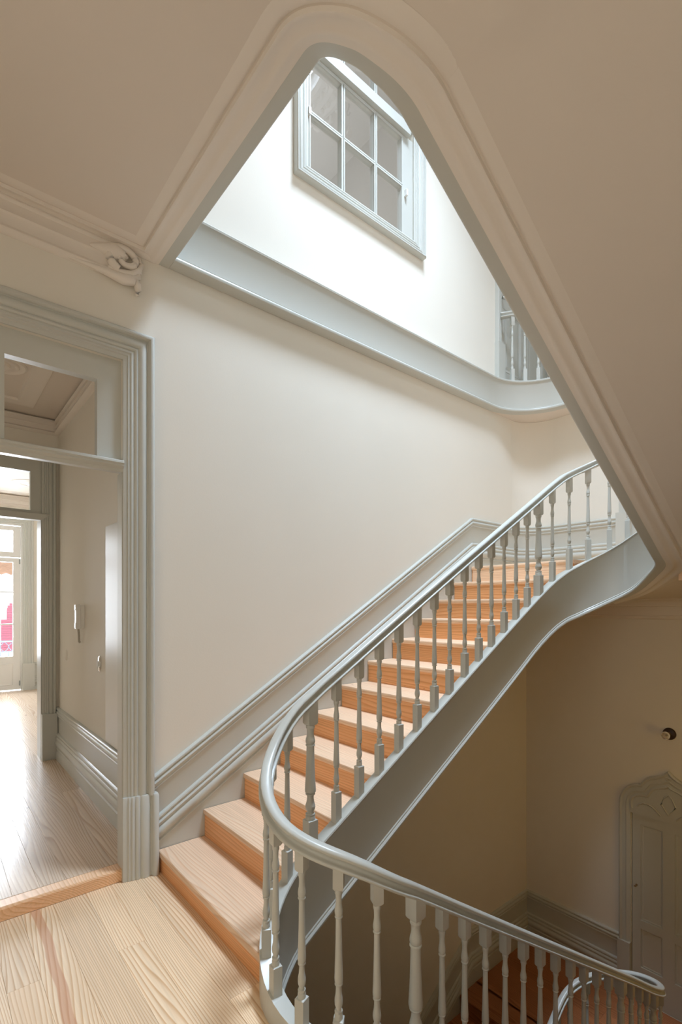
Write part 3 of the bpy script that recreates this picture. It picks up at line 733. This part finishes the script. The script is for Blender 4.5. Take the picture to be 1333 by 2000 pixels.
while y < 3.0:
    b = min(y + .128, 3.0)
    cuts = [-7.78, -5.6 + 1.1 * ((k * 71) % 10) / 10, -3.9 + .7 * ((k * 37) % 10) / 10, -2.3 + .9 * ((k * 53) % 10) / 10, -.091]
    for x0, x1 in zip(cuts, cuts[1:]):
        if y > YV - .05:
            if x0 > XV - .25: continue
            x1 = min(x1, XV - .2)
        plank(vfl, x0, x1, y, b, .07, M_ROOM)
    y = b; k += 1
VSK = scaled(SKIRT, 1, 1) + [(.036, -.44), (.036, -.515), (0, -.515)]
vs = add('baseboard_vestibule', sweep([((-.09, YV, .585), (0, -1, 0), (0, 0, 1)), ((XV, YV, .585), (0, -1, 0), (0, 0, 1))], VSK), M_PAINT, smooth=40)
struct(vs, 'tall grey skirting along the vestibule wall', 'skirting')
VC = scaled(CORN, 1.6, .75)
vcn = add('trim_7', join(sweep([((-.09, YV, 3.485), (0, -1, 0), (0, 0, 1)), ((XV, YV, 3.485), (1, -1, 0), (0, 0, 1)), ((XV, -1.18, 3.485), (1, 0, 0), (0, 0, 1))], VC),
                         sweep([((-.09, YV - .26, 3.501), (0, -1, 0), (0, 0, -1)), ((XV + .26, YV - .26, 3.501), (1, -1, 0), (0, 0, -1)), ((XV + .26, -1.18, 3.501), (1, 0, 0), (0, 0, -1))], [(0, 0), (0, .012), (.02, .016), (.05, .010), (.10, .014), (.13, .018), (.145, 0)])), M_MOULD, smooth=40)
struct(vcn, 'plaster cornice round the vestibule ceiling', 'cornice')
def rose(name, x, y, z, r, label):
    prof = [(r, 0), (r, -.008), (r * .93, -.016), (r * .86, -.008), (r * .72, -.006), (r * .66, -.020), (r * .58, -.020), (r * .52, -.006), (r * .36, -.008), (r * .30, -.026), (r * .16, -.030), (.01, -.032)]
    o = add(name, lathe([(a, b) for a, b in prof], 40), M_MOULD, smooth=40, loc=(x, y, z)); return tag(o, label, 'ceiling rose')
rose('ceiling_rose', -1.62, .46, 3.50, .17, 'small plaster ceiling rose in the vestibule')
# second doorway
d2c = add('trim_8', sweep(frame_path([(XV, 1.02, .52), (XV, 1.02, 3.19), (XV, -.9, 3.19)], (1, 0, 0)), scaled(CASING, .62, .85)), M_PAINT, smooth=38)
struct(d2c, 'grey casing of the inner doorway to the front room', 'door casing')
add('plinth_block', box(XV, XV + .06, .895, 1.03, .07, .53), M_PAINT, d2c)
t2 = empty('window_2', (XV, .3, 2.5)); struct(t2, 'glazed transom light over the inner doorway', 'window')
sub('sash', holed('x', XV - .07, XV - .005, [-.75, .905], [2.52, 3.06], [(.42, .803, 2.563, 2.946), (-.1, .38, 2.563, 2.946), (-.62, -.14, 2.563, 2.946)]), M_PAINT, t2)
sub('transom_bar', sweep([((XV, yy, 2.535), (1, 0, 0), (0, 0, 1)) for yy in (-.75, .985)], [(-.09, 0), (.03, 0), (.036, -.008), (.026, -.022), (.022, -.036), (.012, -.05), (.006, -.062), (-.09, -.062)]), M_PAINT, t2, 40)
for a, b in ((.42, .803), (-.1, .38)): sub('pane', box(XV - .04, XV - .036, a, b, 2.563, 2.946), M_GLASS2, t2)
jb2 = add('trim_9', join(box(XV - .22, XV - .001, .893, .905, .07, 2.48)), M_PAINT); struct(jb2, 'grey lining of the inner doorway', 'door jamb')

# vestibule fittings
ip = empty('entry_phone', (-1.66, YV, 1.52)); tag(ip, 'white entry phone handset on the vestibule wall', 'intercom')
def fit(name, VF, mat, root, smooth=None): return add(name, VF, mat, root, smooth=smooth)
fit('base', box(-.045, .045, -.028, -.001, -.10, .10), M_PLASTIC, ip)
fit('handset', join(chbox(-.034, .02, -.062, -.028, -.105, .105, .006), box(-.030, .016, -.066, -.030, .055, .10), box(-.030, .016, -.066, -.030, -.10, -.055)), M_PLASTIC, ip)
fit('cord', tube([(-.01, -.04, -.10), (-.012, -.036, -.13), (-.03, -.03, -.17), (-.045, -.026, -.215), (-.04, -.02, -.225)], .009, 8), M_CORD, ip, 60)
ls = empty('light_switch', (-1.13, YV, 1.16)); tag(ls, 'oval metal light switch beside the white cupboard door', 'light switch')
def ellip(rx, rz, d, n=24): return [(d, rx, rz)]
fit('plate', (lambda P: ([(x, -z, y) for x, y, z in P[0]], [tuple(reversed(f)) for f in P[1]]))(lathe([(.040, 0.0), (.040, .006), (.034, .012), (.005, .014)], 24, sy=1.5)), M_CHROME, ls, 40)
fit('rocker', box(-.010, .010, -.022, -.010, -.022, .022), M_PLASTIC, ls)
cp = add('cover_plate', (lambda P: ([(x, -z, y) for x, y, z in P[0]], [tuple(reversed(f)) for f in P[1]]))(lathe([(.052, 0), (.052, .003), (.048, .006), (.002, .007)], 28)), M_WALL, smooth=40, loc=(-2.33, YV, 1.14))
tag(cp, 'round cream cover plate low on the vestibule wall', 'cover plate')
cb = empty('wall_cupboard', (-.70, YV, .6)); tag(cb, 'tall flush white cupboard in the vestibule wall', 'cupboard')
fit('frame', box(-.235, .30, -.004, -.0005, -.004, 1.604), M_BLACK, cb)  # black backing, coloured as the thin shadow line round the flush door
fit('door', chbox(-.228, .296, -.014, -.0041, .004, 1.598, .002) if False else box(-.228, .296, -.014, -.0041, .004, 1.598), M_CAB, cb)
fit('handle', box(.215, .235, -.019, -.014, .50, .62), M_STEEL, cb)

# ------------------------------------------------------------------ front room and balcony door
XF = -7.776
fw = add('wall_front', holed('x', XF - .35, XF, [-1.3, 3.0], [-.3, 3.75], [(-.05, 1.40, .02, 3.15)]), M_WALL); struct(fw, 'cream street wall of the front room', 'wall')
fs = add('wall_front_side', join(box(XF, XV - .2, 2.9, 3.0, 0, 3.75), box(XF, XV - .2, -1.3, -1.2, 0, 3.75)), M_WALL); struct(fs, 'cream side wall of the front room', 'wall')
fc = add('ceiling_front', box(XF, XV - .2, -1.3, 3.0, 3.65, 3.75), M_CEIL); struct(fc, 'plaster ceiling of the front room', 'ceiling')
fcn = add('trim_10', join(sweep([((XF, 2.9, 3.645), (1, 0, 0), (0, 0, 1)), ((XF, -1.2, 3.645), (1, 0, 0), (0, 0, 1))], scaled(CORN, 2.4, 1.1)),
                          sweep([((XF + .22, 2.9, 3.651), (1, 0, 0), (0, 0, -1)), ((XF + .22, -1.2, 3.651), (1, 0, 0), (0, 0, -1))], [(0, 0), (0, .014), (.03, .02), (.06, .012), (.11, .016), (.13, 0)])), M_MOULD, smooth=40)
struct(fcn, 'plaster cornice over the balcony door', 'cornice')
rose('ceiling_rose', -6.57, 1.37, 3.65, .30, 'round plaster ceiling rose in the front room')
fcs = add('trim_11', sweep(frame_path([(XF, 1.56, .55), (XF, 1.56, 3.30), (XF, -.2, 3.30)], (1, 0, 0)), scaled(CASING, .9, .8)), M_PAINT, smooth=38); struct(fcs, 'pale casing of the balcony door', 'door casing')
add('plinth_block', box(XF, XF + .06, 1.385, 1.575, .07, .56), M_PAINT, fcs)
fsk = add('baseboard_front', sweep([((XF, 1.57, .57), (1, 0, 0), (0, 0, 1)), ((XF, 2.9, .57), (1, 0, 0), (0, 0, 1))], scaled(SKIRT, 1, 1) + [(.036, -.43), (.036, -.50), (0, -.50)]), M_PAINT, smooth=40); struct(fsk, 'grey skirting beside the balcony door', 'skirting')
fd = empty('door_1', (XF, .7, .07)); struct(fd, 'white glazed balcony door to the street', 'door')
def fsub(name, VF, mat, smooth=None):
    o = add(name, VF, mat, fd, smooth=smooth); o.location = -Vector(fd.location); return o
fsub('frame', join(box(XF - .12, XF - .01, 1.362, 1.398, .07, 3.14), box(XF - .12, XF - .01, -.045, -.01, .07, 3.14), box(XF - .12, XF - .01, -.01, 1.362, 3.10, 3.14)), M_WHITE)
for y0, y1 in ((.665, 1.360), (-.008, .655)):
    g0, g1 = y0 + .115, y1 - .115
    fsub('leaf', holed('x', XF - .085, XF - .035, [y0, y1], [.085, 2.50], [(g0, g1, .70, 1.275), (g0, g1, 1.298, 1.862), (g0, g1, 1.885, 2.425)]), M_WHITE)
    fsub('panel', join(chbox(0, .0, 0, 0, 0, 0, 0)) if False else sweep([((XF - .035, (g0 + g1) / 2, .37), (0, 1, 0), (0, 0, 1)), ((XF - .022, (g0 + g1) / 2, .37), (0, .92, 0), (0, 0, .94)), ((XF - .026, (g0 + g1) / 2, .37), (0, .8, 0), (0, 0, .86))], [(-(g1 - g0) / 2, -.2), ((g1 - g0) / 2, -.2), ((g1 - g0) / 2, .2), (-(g1 - g0) / 2, .2)]), M_WHITE)
    for z0, z1 in ((.70, 1.275), (1.298, 1.862), (1.885, 2.425)):
        fsub('pane', box(XF - .062, XF - .058, g0, g1, z0, z1), M_GLASS2)
    # fixed light above with a gently arched top rail
    top = [(y0, 2.515), (y1, 2.515), (y1, 3.06), ((y0 * .3 + y1 * .7), 3.085), (y0, 3.098)] if y0 > .3 else [(y0, 2.515), (y1, 2.515), (y1, 3.098), ((y0 * .7 + y1 * .3), 3.085), (y0, 3.06)]
    fsub('transom_sash', holed('x', XF - .085, XF - .03, [y0, y1], [2.515, 3.09], [(g0, g1, 2.61, 3.005)]), M_WHITE)
    fsub('pane', box(XF - .062, XF - .058, g0, g1, 2.61, 3.005), M_GLASS2)
for z in (2.44, .20): fsub('hinge', box(XF - .035, XF - .025, 1.335, 1.355, z - .045, z + .045), M_STEEL)

# street side: balcony railing and the house opposite
brl = empty('balcony_railing', (XF - .95, .6, .05)); tag(brl, 'blue-grey iron balcony railing outside the balcony door', 'railing')
def bsub(name, VF, mat, smooth=None):
    o = add(name, VF, mat, brl, smooth=smooth); o.location = -Vector(brl.location); return o
XB = XF - .95
bsub('top_rail', box(XB - .02, XB + .02, -.8, 2.4, .91, .94), M_IRON); bsub('bottom_rail', box(XB - .012, XB + .012, -.8, 2.4, .12, .145), M_IRON); bsub('middle_rail', box(XB - .012, XB + .012, -.8, 2.4, .71, .73), M_IRON)
for k in range(22):
    yy = -.75 + k * .145
    bsub('bar', box(XB - .008, XB + .008, yy - .008, yy + .008, .12, .72), M_IRON)
    bsub('scrollwork', join(tube([(XB, yy - .06, .905), (XB, yy - .01, .85), (XB, yy, .82), (XB, yy + .02, .77), (XB, yy + .07, .725)], .007, 6), tube([(XB, yy + .06, .905), (XB, yy + .01, .85), (XB, yy, .82), (XB, yy - .02, .77), (XB, yy - .07, .725)], .007, 6)), M_IRON)
bsub('deck', box(XB - .05, XF - .36, -.8, 2.4, -.08, .05), M_FACADE)
hs = empty('house_opposite', (-18.0, 2.0, -4)); tag(hs, 'weathered white house with pink-red tiled front across the street', 'house')
def hsub(name, VF, mat, smooth=None):
    o = add(name, VF, mat, hs, smooth=smooth); o.location = -Vector(hs.location); return o
hsub('wall', box(-19, -18.0, -6, 10, -5, 2.62), M_FACADE)
for k in range(40):
    z = .02 + k * .082
    if z > 1.80: break
    zt = min(z + .075, 1.835)
    if zt < 1.21: yl = 2.06
    elif zt < 1.53: yl = 2.23
    else: yl = 2.23 + .32 * (1 - math.sqrt(max(0, 1 - ((zt - 1.53) / .31) ** 2)))
    hsub('tile_course', box(-18.0, -17.97, yl, 3.9, z, zt), M_REDTILE)
hsub('eaves', box(-18.0, -17.75, -6, 10, 2.60, 2.69), M_FACADE)
for r in range(4):
    rr_ = []
    for k in range(70):
        yy = -3 + k * .14
        rr_.append([(-17.70 - r * .42, yy, 2.76 + r * .14 + .03 * (1 if k % 2 else -1)), (-18.16 - r * .42, yy, 2.91 + r * .14 + .03 * (1 if k % 2 else -1))])
    hsub('tile_row', grid(rr_), M_ROOFT, 60)

# ------------------------------------------------------------------ upper interior window
w3 = empty('window_3', (0, 2.8, 4.8)); struct(w3, 'grey framed interior sash window high on the stairwell wall', 'window')
def wsub(name, VF, mat, smooth=None, root=w3):
    o = add(name, VF, mat, root, smooth=smooth); o.location = -Vector(root.location); return o
wsub('casing', sweep(frame_path([(0, 2.095, 4.812), (0, 2.095, 7.06), (0, 3.541, 7.06), (0, 3.541, 4.812)], (1, 0, 0), True)[:5] if False else frame_path([(0, 3.541, 4.812), (0, 3.541, 7.06), (0, 2.095, 7.06), (0, 2.095, 4.812)], (1, 0, 0), True), scaled(CASING, .66, .9)), M_PAINT, 38)
wsub('lower_sash', holed('x', -.055, -.01, [2.215, 3.42], [4.90, 5.845], [(2.257, 2.565, 4.938, 5.362), (2.601, 2.928, 4.938, 5.362), (2.962, 3.268, 4.938, 5.362), (2.257, 2.565, 5.392, 5.800), (2.601, 2.928, 5.392, 5.800), (2.962, 3.268, 5.392, 5.800)]), M_PAINT)
wsub('meeting_rail', box(-.06, .035, 2.215, 3.345, 5.835, 5.925), M_PAINT)
wsub('upper_sash', holed('x', -.055, -.01, [2.215, 3.42], [5.925, 6.95], [(2.257, 2.565, 5.975, 6.40), (2.601, 2.928, 5.975, 6.40), (2.962, 3.30, 5.975, 6.40), (2.257, 2.565, 6.43, 6.9), (2.601, 2.928, 6.43, 6.9), (2.962, 3.30, 6.43, 6.9)]), M_PAINT)
for z0, z1 in ((4.938, 5.362), (5.392, 5.800), (5.975, 6.40), (6.43, 6.9)):
    for y0, y1 in ((2.257, 2.565), (2.601, 2.928), (2.962, 3.268 if z0 < 5.9 else 3.30)):
        wsub('pane', box(-.038, -.035, y0, y1, z0, z1), M_GLASS)
        wsub('glazing_bead', join(box(-.012, -.004, y0 - .012, y0, z0, z1), box(-.012, -.004, y1, y1 + .012, z0, z1), box(-.012, -.004, y0 - .012, y1 + .012, z0 - .012, z0), box(-.012, -.004, y0 - .012, y1 + .012, z1, z1 + .012)), M_PAINT)
for yy, zz in ((2.235, 5.36), (3.315, 5.32)): wsub('latch', box(-.01, .020, yy - .010, yy + .010, zz - .028, zz + .028), M_WHITE)
# room behind it
rm = add('wall_inner_room', join(box(-3.6, -.09, 1.2, 1.3, 4.0, 7.6), box(-3.6, -.09, 4.3, 4.4, 4.0, 7.6), box(-3.7, -3.6, 1.2, 4.4, 4.0, 7.6), box(-3.7, -.09, 1.2, 4.4, 7.5, 7.6), box(-3.7, -.09, 1.2, 4.4, 3.9, 4.0)), M_GREYROOM)
struct(rm, 'plain grey room behind the interior window', 'wall')

# ------------------------------------------------------------------ gallery door and balustrade
gd = empty('door_2', (0, 5.3, 4.02)); struct(gd, 'panelled grey door on the upper gallery', 'door')
def gsub(name, VF, mat, smooth=None):
    o = add(name, VF, mat, gd, smooth=smooth); o.location = -Vector(gd.location); return o
gsub('casing', sweep(frame_path([(0, 6.00, 4.45), (0, 6.00, 6.65), (0, 4.735, 6.65), (0, 4.735, 4.45)], (1, 0, 0)), scaled(CASING, .6, .8)), M_PAINT, 38)
gsub('plinth_block', join(box(0, .055, 4.725, 4.85, 4.02, 4.46), box(0, .055, 5.89, 6.01, 4.02, 4.46)), M_PAINT)
holes = []
for a, b in ((4.93, 5.31), (5.43, 5.81)):
    for c, d in ((4.22, 4.92), (5.06, 6.40)): holes.append((a, b, c, d))
gsub('leaf', holed('x', -.06, -.02, [4.83, 5.90], [4.02, 6.55], holes), M_PAINT)
for a, b, c, d in holes:
    gsub('panel', grid([[(x_, ya, zc), (x_, yb_, zc), (x_, yb_, zd), (x_, ya, zd)] for x_, ya, yb_, zc, zd in
        ((-.055, a, b, c, d), (-.022, a, b, c, d), (-.016, a + .008, b - .008, c + .008, d - .008), (-.020, a + .022, b - .022, c + .022, d - .022), (-.034, a + .035, b - .035, c + .035, d - .035), (-.036, a + .05, b - .05, c + .05, d - .05), (-.028, a + .08, b - .08, c + .08, d - .08))], True), M_PAINT)
o = gsub('knob', lathe([(.0, 0), (.016, 0), (.010, .02), (.022, .035), (.024, .048), (.014, .058), (.0, .06)], 14), M_CHROME, 50); o.rotation_euler = (0, PI / 2, 0); o.location = Vector((-.02, 4.875, 5.0)) - gd.location
gb = empty('gallery_balustrade', (.4, 5.0, 4.03)); tag(gb, 'short grey balustrade on the upper gallery in front of the panelled door', 'balustrade')
# centre line of the gallery balusters
def gal(a_or_x, off=.035):
    return None
gl = []
for p in [((.045, 4.74, 0), (-1, 0, 0))]: pass
arcpts = [((GCX + (GR + .035) * math.cos(PI - PI / 2 * k / 24), GCY + (GR + .035) * math.sin(PI - PI / 2 * k / 24)), (math.cos(PI - PI / 2 * k / 24), math.sin(PI - PI / 2 * k / 24))) for k in range(7, 25)]
railp = [((0.02, arcpts[0][0][1] - .03, 4.80), (-.8, .6, 0), (0, 0, 1))] + [((q[0][0], q[0][1], 4.80), (q[1][0], q[1][1], 0), (0, 0, 1)) for q in arcpts[1:]] + [((XR, 5.135, 4.80), (0, 1, 0), (0, 0, 1))]
o = add('handrail', sweep(railp, RAIL), M_PAINT, gb, smooth=50); o.location = -Vector(gb.location)
def gput(x, y, a):
    o = obj('baluster', baluster_mesh(.705, False), None, gb, rot=(0, 0, a)); o.location = Vector((x, y, 4.03)) - Vector(gb.location)
for k in (8.3, 12.1, 15.9, 19.7, 23.4):
    a = PI - PI / 2 * k / 24; gput(GCX + (GR + .035) * math.cos(a), GCY + (GR + .035) * math.sin(a), a)
for k in range(18): gput(.73 + .155 * k, 5.135, PI / 2)

# ------------------------------------------------------------------ ogee headed door on the lower half landing
od = empty('door_3', (1.45, YFAR, ZLOW)); struct(od, 'small grey door with a pointed scalloped head in the lower stairwell', 'door')
def osub(name, VF, mat, smooth=None):
    o = add(name, VF, mat, od, smooth=smooth); o.location = -Vector(od.location); return o
CXO = 1.449
half = [(1.018, -.45), (1.018, -.358), (1.023, -.305), (1.034, -.265), (1.050, -.228), (1.072, -.195), (1.098, -.168), (1.126, -.149), (1.164, -.134), (1.190, -.128), (1.207, -.128), (1.216, -.112), (1.232, -.089), (1.250, -.066), (1.268, -.050), (1.286, -.038), (1.303, -.030), (1.334, -.020), (1.364, -.007), (1.388, .007), (1.407, .021), (1.428, .040), (CXO, .060)]
full = half + [(2 * CXO - a, b) for a, b in reversed(half[:-1])]
def shrink(poly, d):
    out = []
    for i, p in enumerate(poly):
        q0 = poly[max(0, i - 1)]; q1 = poly[min(len(poly) - 1, i + 1)]
        tx, tz = q1[0] - q0[0], q1[1] - q0[1]; l = math.hypot(tx, tz); out.append((p[0] + tz / l * d, p[1] - tx / l * d))
    return out
# outer moulded rim swept along the outline
def rimsweep(poly, prof, y0):
    rows = []
    for i, p in enumerate(poly):
        q0 = poly[max(0, i - 1)]; q1 = poly[min(len(poly) - 1, i + 1)]
        tx, tz = q1[0] - q0[0], q1[1] - q0[1]; l = math.hypot(tx, tz); nx, nz = tz / l, -tx / l
        rows.append([(p[0] + nx * a, y0 - b, p[1] + nz * a) for a, b in prof])
    return grid(rows, True)
jam = [(1.018, ZLOW + .52)] + full + [(2 * CXO - 1.018, ZLOW + .52)]
osub('casing', rimsweep(jam, [(0, 0), (0, .034), (.012, .042), (.024, .036), (.030, .028), (.060, .026), (.068, .032), (.080, .026), (.092, .018), (.100, .016), (.100, 0)], YFAR), M_PAINT, 40)
headp = [(1.10, -.43)] + shrink(full, .03)[1:-1] + [(2 * CXO - 1.10, -.43)]
osub('head_board', prism([(a, b) for a, b in headp], 'y', YFAR - .020, YFAR + .05), M_PAINT)
h2 = [(1.125, -.385), (1.117, -.345), (1.120, -.302), (1.133, -.272), (1.150, -.253), (1.175, -.236), (1.200, -.227), (1.235, -.222), (1.262, -.226), (1.276, -.196), (1.294, -.166), (1.314, -.142), (1.338, -.125), (1.370, -.112), (1.405, -.102), (1.430, -.092), (CXO, -.076)]
h2f = h2 + [(2 * CXO - a, b) for a, b in reversed(h2[:-1])]
osub('inner_moulding', rimsweep(h2f, [(0, .018), (0, .030), (.010, .034), (.020, .028), (.024, .018)], YFAR), M_PAINT, 40)
def leafcurve(sx): return [(CXO + sx * (a - CXO), YFAR - .022, b) for a, b in ((1.185, -.350), (1.20, -.325), (1.235, -.305), (1.275, -.305), (1.315, -.322), (1.35, -.350), (1.385, -.385))]
osub('carved_leaf', join(tube(leafcurve(1), .008, 6), tube(leafcurve(-1), .008, 6), tube([(CXO, YFAR - .022, -.36), (CXO - .06, YFAR - .022, -.27), (CXO - .03, YFAR - .022, -.20), (CXO, YFAR - .022, -.17), (CXO + .03, YFAR - .022, -.20), (CXO + .06, YFAR - .022, -.27), (CXO, YFAR - .022, -.36)], .007, 6)), M_PAINT, 60)
osub('plinth_block', join(box(1.008, 1.122, YFAR - .05, YFAR, ZLOW + .002, ZLOW + .53), box(2 * CXO - 1.122, 2 * CXO - 1.008, YFAR - .05, YFAR, ZLOW + .002, ZLOW + .53)), M_PAINT)
osub('shadow_gap', box(1.117, 1.780, YFAR + .06, YFAR + .07, ZLOW + .002, -.412), M_BLACK)
dh = []
for a, b in ((1.205, 1.395), (1.495, 1.685)):
    for c, d in ((-1.93, -1.55), (-1.47, -.53)): dh.append((a, b, c, d))
osub('leaf', holed('y', YFAR + .004, YFAR + .04, [1.129, 1.768], [ZLOW + .006, -.424], dh), M_PAINT)
for a, b, c, d in dh:
    osub('panel', grid([[(xa, y_, zc), (xb_, y_, zc), (xb_, y_, zd), (xa, y_, zd)] for y_, xa, xb_, zc, zd in ((YFAR + .036, a, b, c, d), (YFAR + .018, a, b, c, d), (YFAR + .016, a + .012, b - .012, c + .012, d - .012), (YFAR + .020, a + .02, b - .02, c + .02, d - .02))], True), M_PAINT)
o = osub('key', join(lathe([(.0, 0), (.010, 0), (.010, .004), (.004, .006), (.004, .03), (.0, .03)], 10), box(-.010, .010, -.002, .002, .028, .048)), M_BRASS, 50); o.rotation_euler = (PI / 2, 0, 0); o.location = Vector((1.168, YFAR + .002, -1.136)) - od.location
# door on the upper half landing
ud = empty('door_4', (1.45, YFAR, ZHALF)); struct(ud, 'grey cased door on the half landing behind the last balusters', 'door')
def usub(name, VF, mat, smooth=None):
    o = add(name, VF, mat, ud, smooth=smooth); o.location = -Vector(ud.location); return o
usub('casing', sweep(frame_path([(1.02, YFAR, 2.55), (1.02, YFAR, 3.62), (1.88, YFAR, 3.62), (1.88, YFAR, 2.55)], (0, 1, 0)), [(a * -.5, -b * .8) for a, b in CASING]) if False else join(box(1.02, 1.11, YFAR - .04, YFAR, 2.55, 3.66), box(1.79, 1.88, YFAR - .04, YFAR, 2.55, 3.66), box(1.11, 1.79, YFAR - .04, YFAR, 3.58, 3.66)), M_PAINT)
usub('plinth_block', join(box(.995, 1.12, YFAR - .055, YFAR, ZHALF, 2.55), box(1.78, 1.905, YFAR - .055, YFAR, ZHALF, 2.55)), M_PAINT)
usub('leaf', box(1.102, 1.798, YFAR + .01, YFAR + .05, ZHALF, 3.598), M_PAINT)

# wall lamp: bare bulb on a dark round base
wlp = empty('wall_lamp', (1.452, YFAR, 2.0 - .0)); wlp.location = (1.452, YFAR, .408); tag(wlp, 'bare bulb on a dark round base above the pointed door', 'wall lamp')
def rotY(VF): return [(x, -z, y) for x, y, z in VF[0]], [tuple(reversed(f)) for f in VF[1]]
fit('base', rotY(lathe([(.056, 0), (.056, .010), (.050, .018), (.030, .022), (.024, .024)], 28)), M_DARK, wlp, 40)
fit('socket', rotY(lathe([(.020, .022), (.020, .050), (.016, .058), (.012, .058)], 18)), M_BRASS, wlp, 40)
fit('bulb', rotY(lathe([(.010, .058), (.014, .066), (.026, .080), (.036, .098), (.038, .112), (.034, .128), (.022, .142), (.004, .148)], 22)), M_GLASSB, wlp, 60)

# ------------------------------------------------------------------ top of the stairwell: ceiling with a round skylight
n = 48; RI = .62
def sq(a):
    c, s_ = math.cos(a), math.sin(a)
    tx = ((XR if c > 0 else 0) - 1.47) / c if abs(c) > 1e-6 else 1e9
    ty = ((6.6 if s_ > 0 else YB) - 2.8) / s_ if abs(s_) > 1e-6 else 1e9
    t = min(tx, ty); return (1.47 + t * c, 2.8 + t * s_)
angs = sorted([2 * PI * k / n for k in range(n)] + [math.atan2(yy - 2.8, xx - 1.47) % (2 * PI) for xx in (0, XR) for yy in (YB, 6.6)])
rows = [[(1.47 + RI * math.cos(a), 2.8 + RI * math.sin(a), 8.0) for a in angs + angs[:1]], [(1.47 + RI * math.cos(a), 2.8 + RI * math.sin(a), 7.6) for a in angs + angs[:1]], [(*sq(a), 7.6) for a in angs + angs[:1]]]
ct = add('ceiling_stairwell', grid(rows), M_GREYC); struct(ct, 'ceiling at the top of the stairwell round the skylight', 'ceiling')
ring = add('skylight_ring', lathe([(RI, 0), (RI, -.05), (.66, -.075), (.70, -.05), (.73, -.045), (.76, -.085), (.80, -.10), (.83, -.06), (.86, -.055), (.885, -.035), (.93, -.05), (.97, -.03), (1.0, 0)], 64, cap=False), M_RING, smooth=35, loc=(1.47, 2.8, 7.6))
struct(ring, 'ornate plaster ring round the skylight', 'cornice')
eg = mesh('bead', *lathe([(.0, 0), (.022, -.006), (.034, -.02), (.030, -.036), (.012, -.046), (0, -.047)], 10), smooth=60); eg.materials.append(M_RING)
for k in range(48):
    a = 2 * PI * k / 48; o = obj('bead', eg, None, ring, loc=(.845 * math.cos(a), .845 * math.sin(a), -.048))
lf = mesh('leaf_ornament', *join(tube([(.0, -.05, 0), (.03, -.02, -.02), (.02, .03, -.03), (-.02, .05, -.02)], [.012, .02, .018, .006], 8), tube([(.0, .05, 0), (.05, .02, -.02), (.05, -.03, -.02)], [.006, .016, .008], 8)), smooth=60); lf.materials.append(M_RING)
for k in range(36):
    a = 2 * PI * k / 36; obj('leaf_ornament', lf, None, ring, loc=(1.0 * math.cos(a), 1.0 * math.sin(a), -.012), rot=(0, 0, a)); obj('leaf_ornament', lf, None, ring, loc=(.715 * math.cos(a), .715 * math.sin(a), -.052), rot=(0, 0, a))
hk = empty('hanging_bulb', (1.36, 3.88, 7.6)); tag(hk, 'bare bulb on a ceiling hook mirrored in the interior window', 'ceiling lamp')
fit('hook', tube([(0, 0, 0), (0, 0, -.04), (.03, 0, -.07), (.03, 0, -.11), (0, 0, -.13), (-.02, 0, -.11)], .009, 8), M_DARK, hk, 60)
fit('cord', tube([(0, 0, -.12), (0, 0, -.2), (0, 0, -.26)], .004, 6), M_CORD, hk, 60)
fit('bulb', lathe([(.004, -.26), (.02, -.27), (.022, -.30), (.04, -.34), (.04, -.37), (.02, -.40), (.002, -.405)], 14), M_GLASSB, hk, 60)
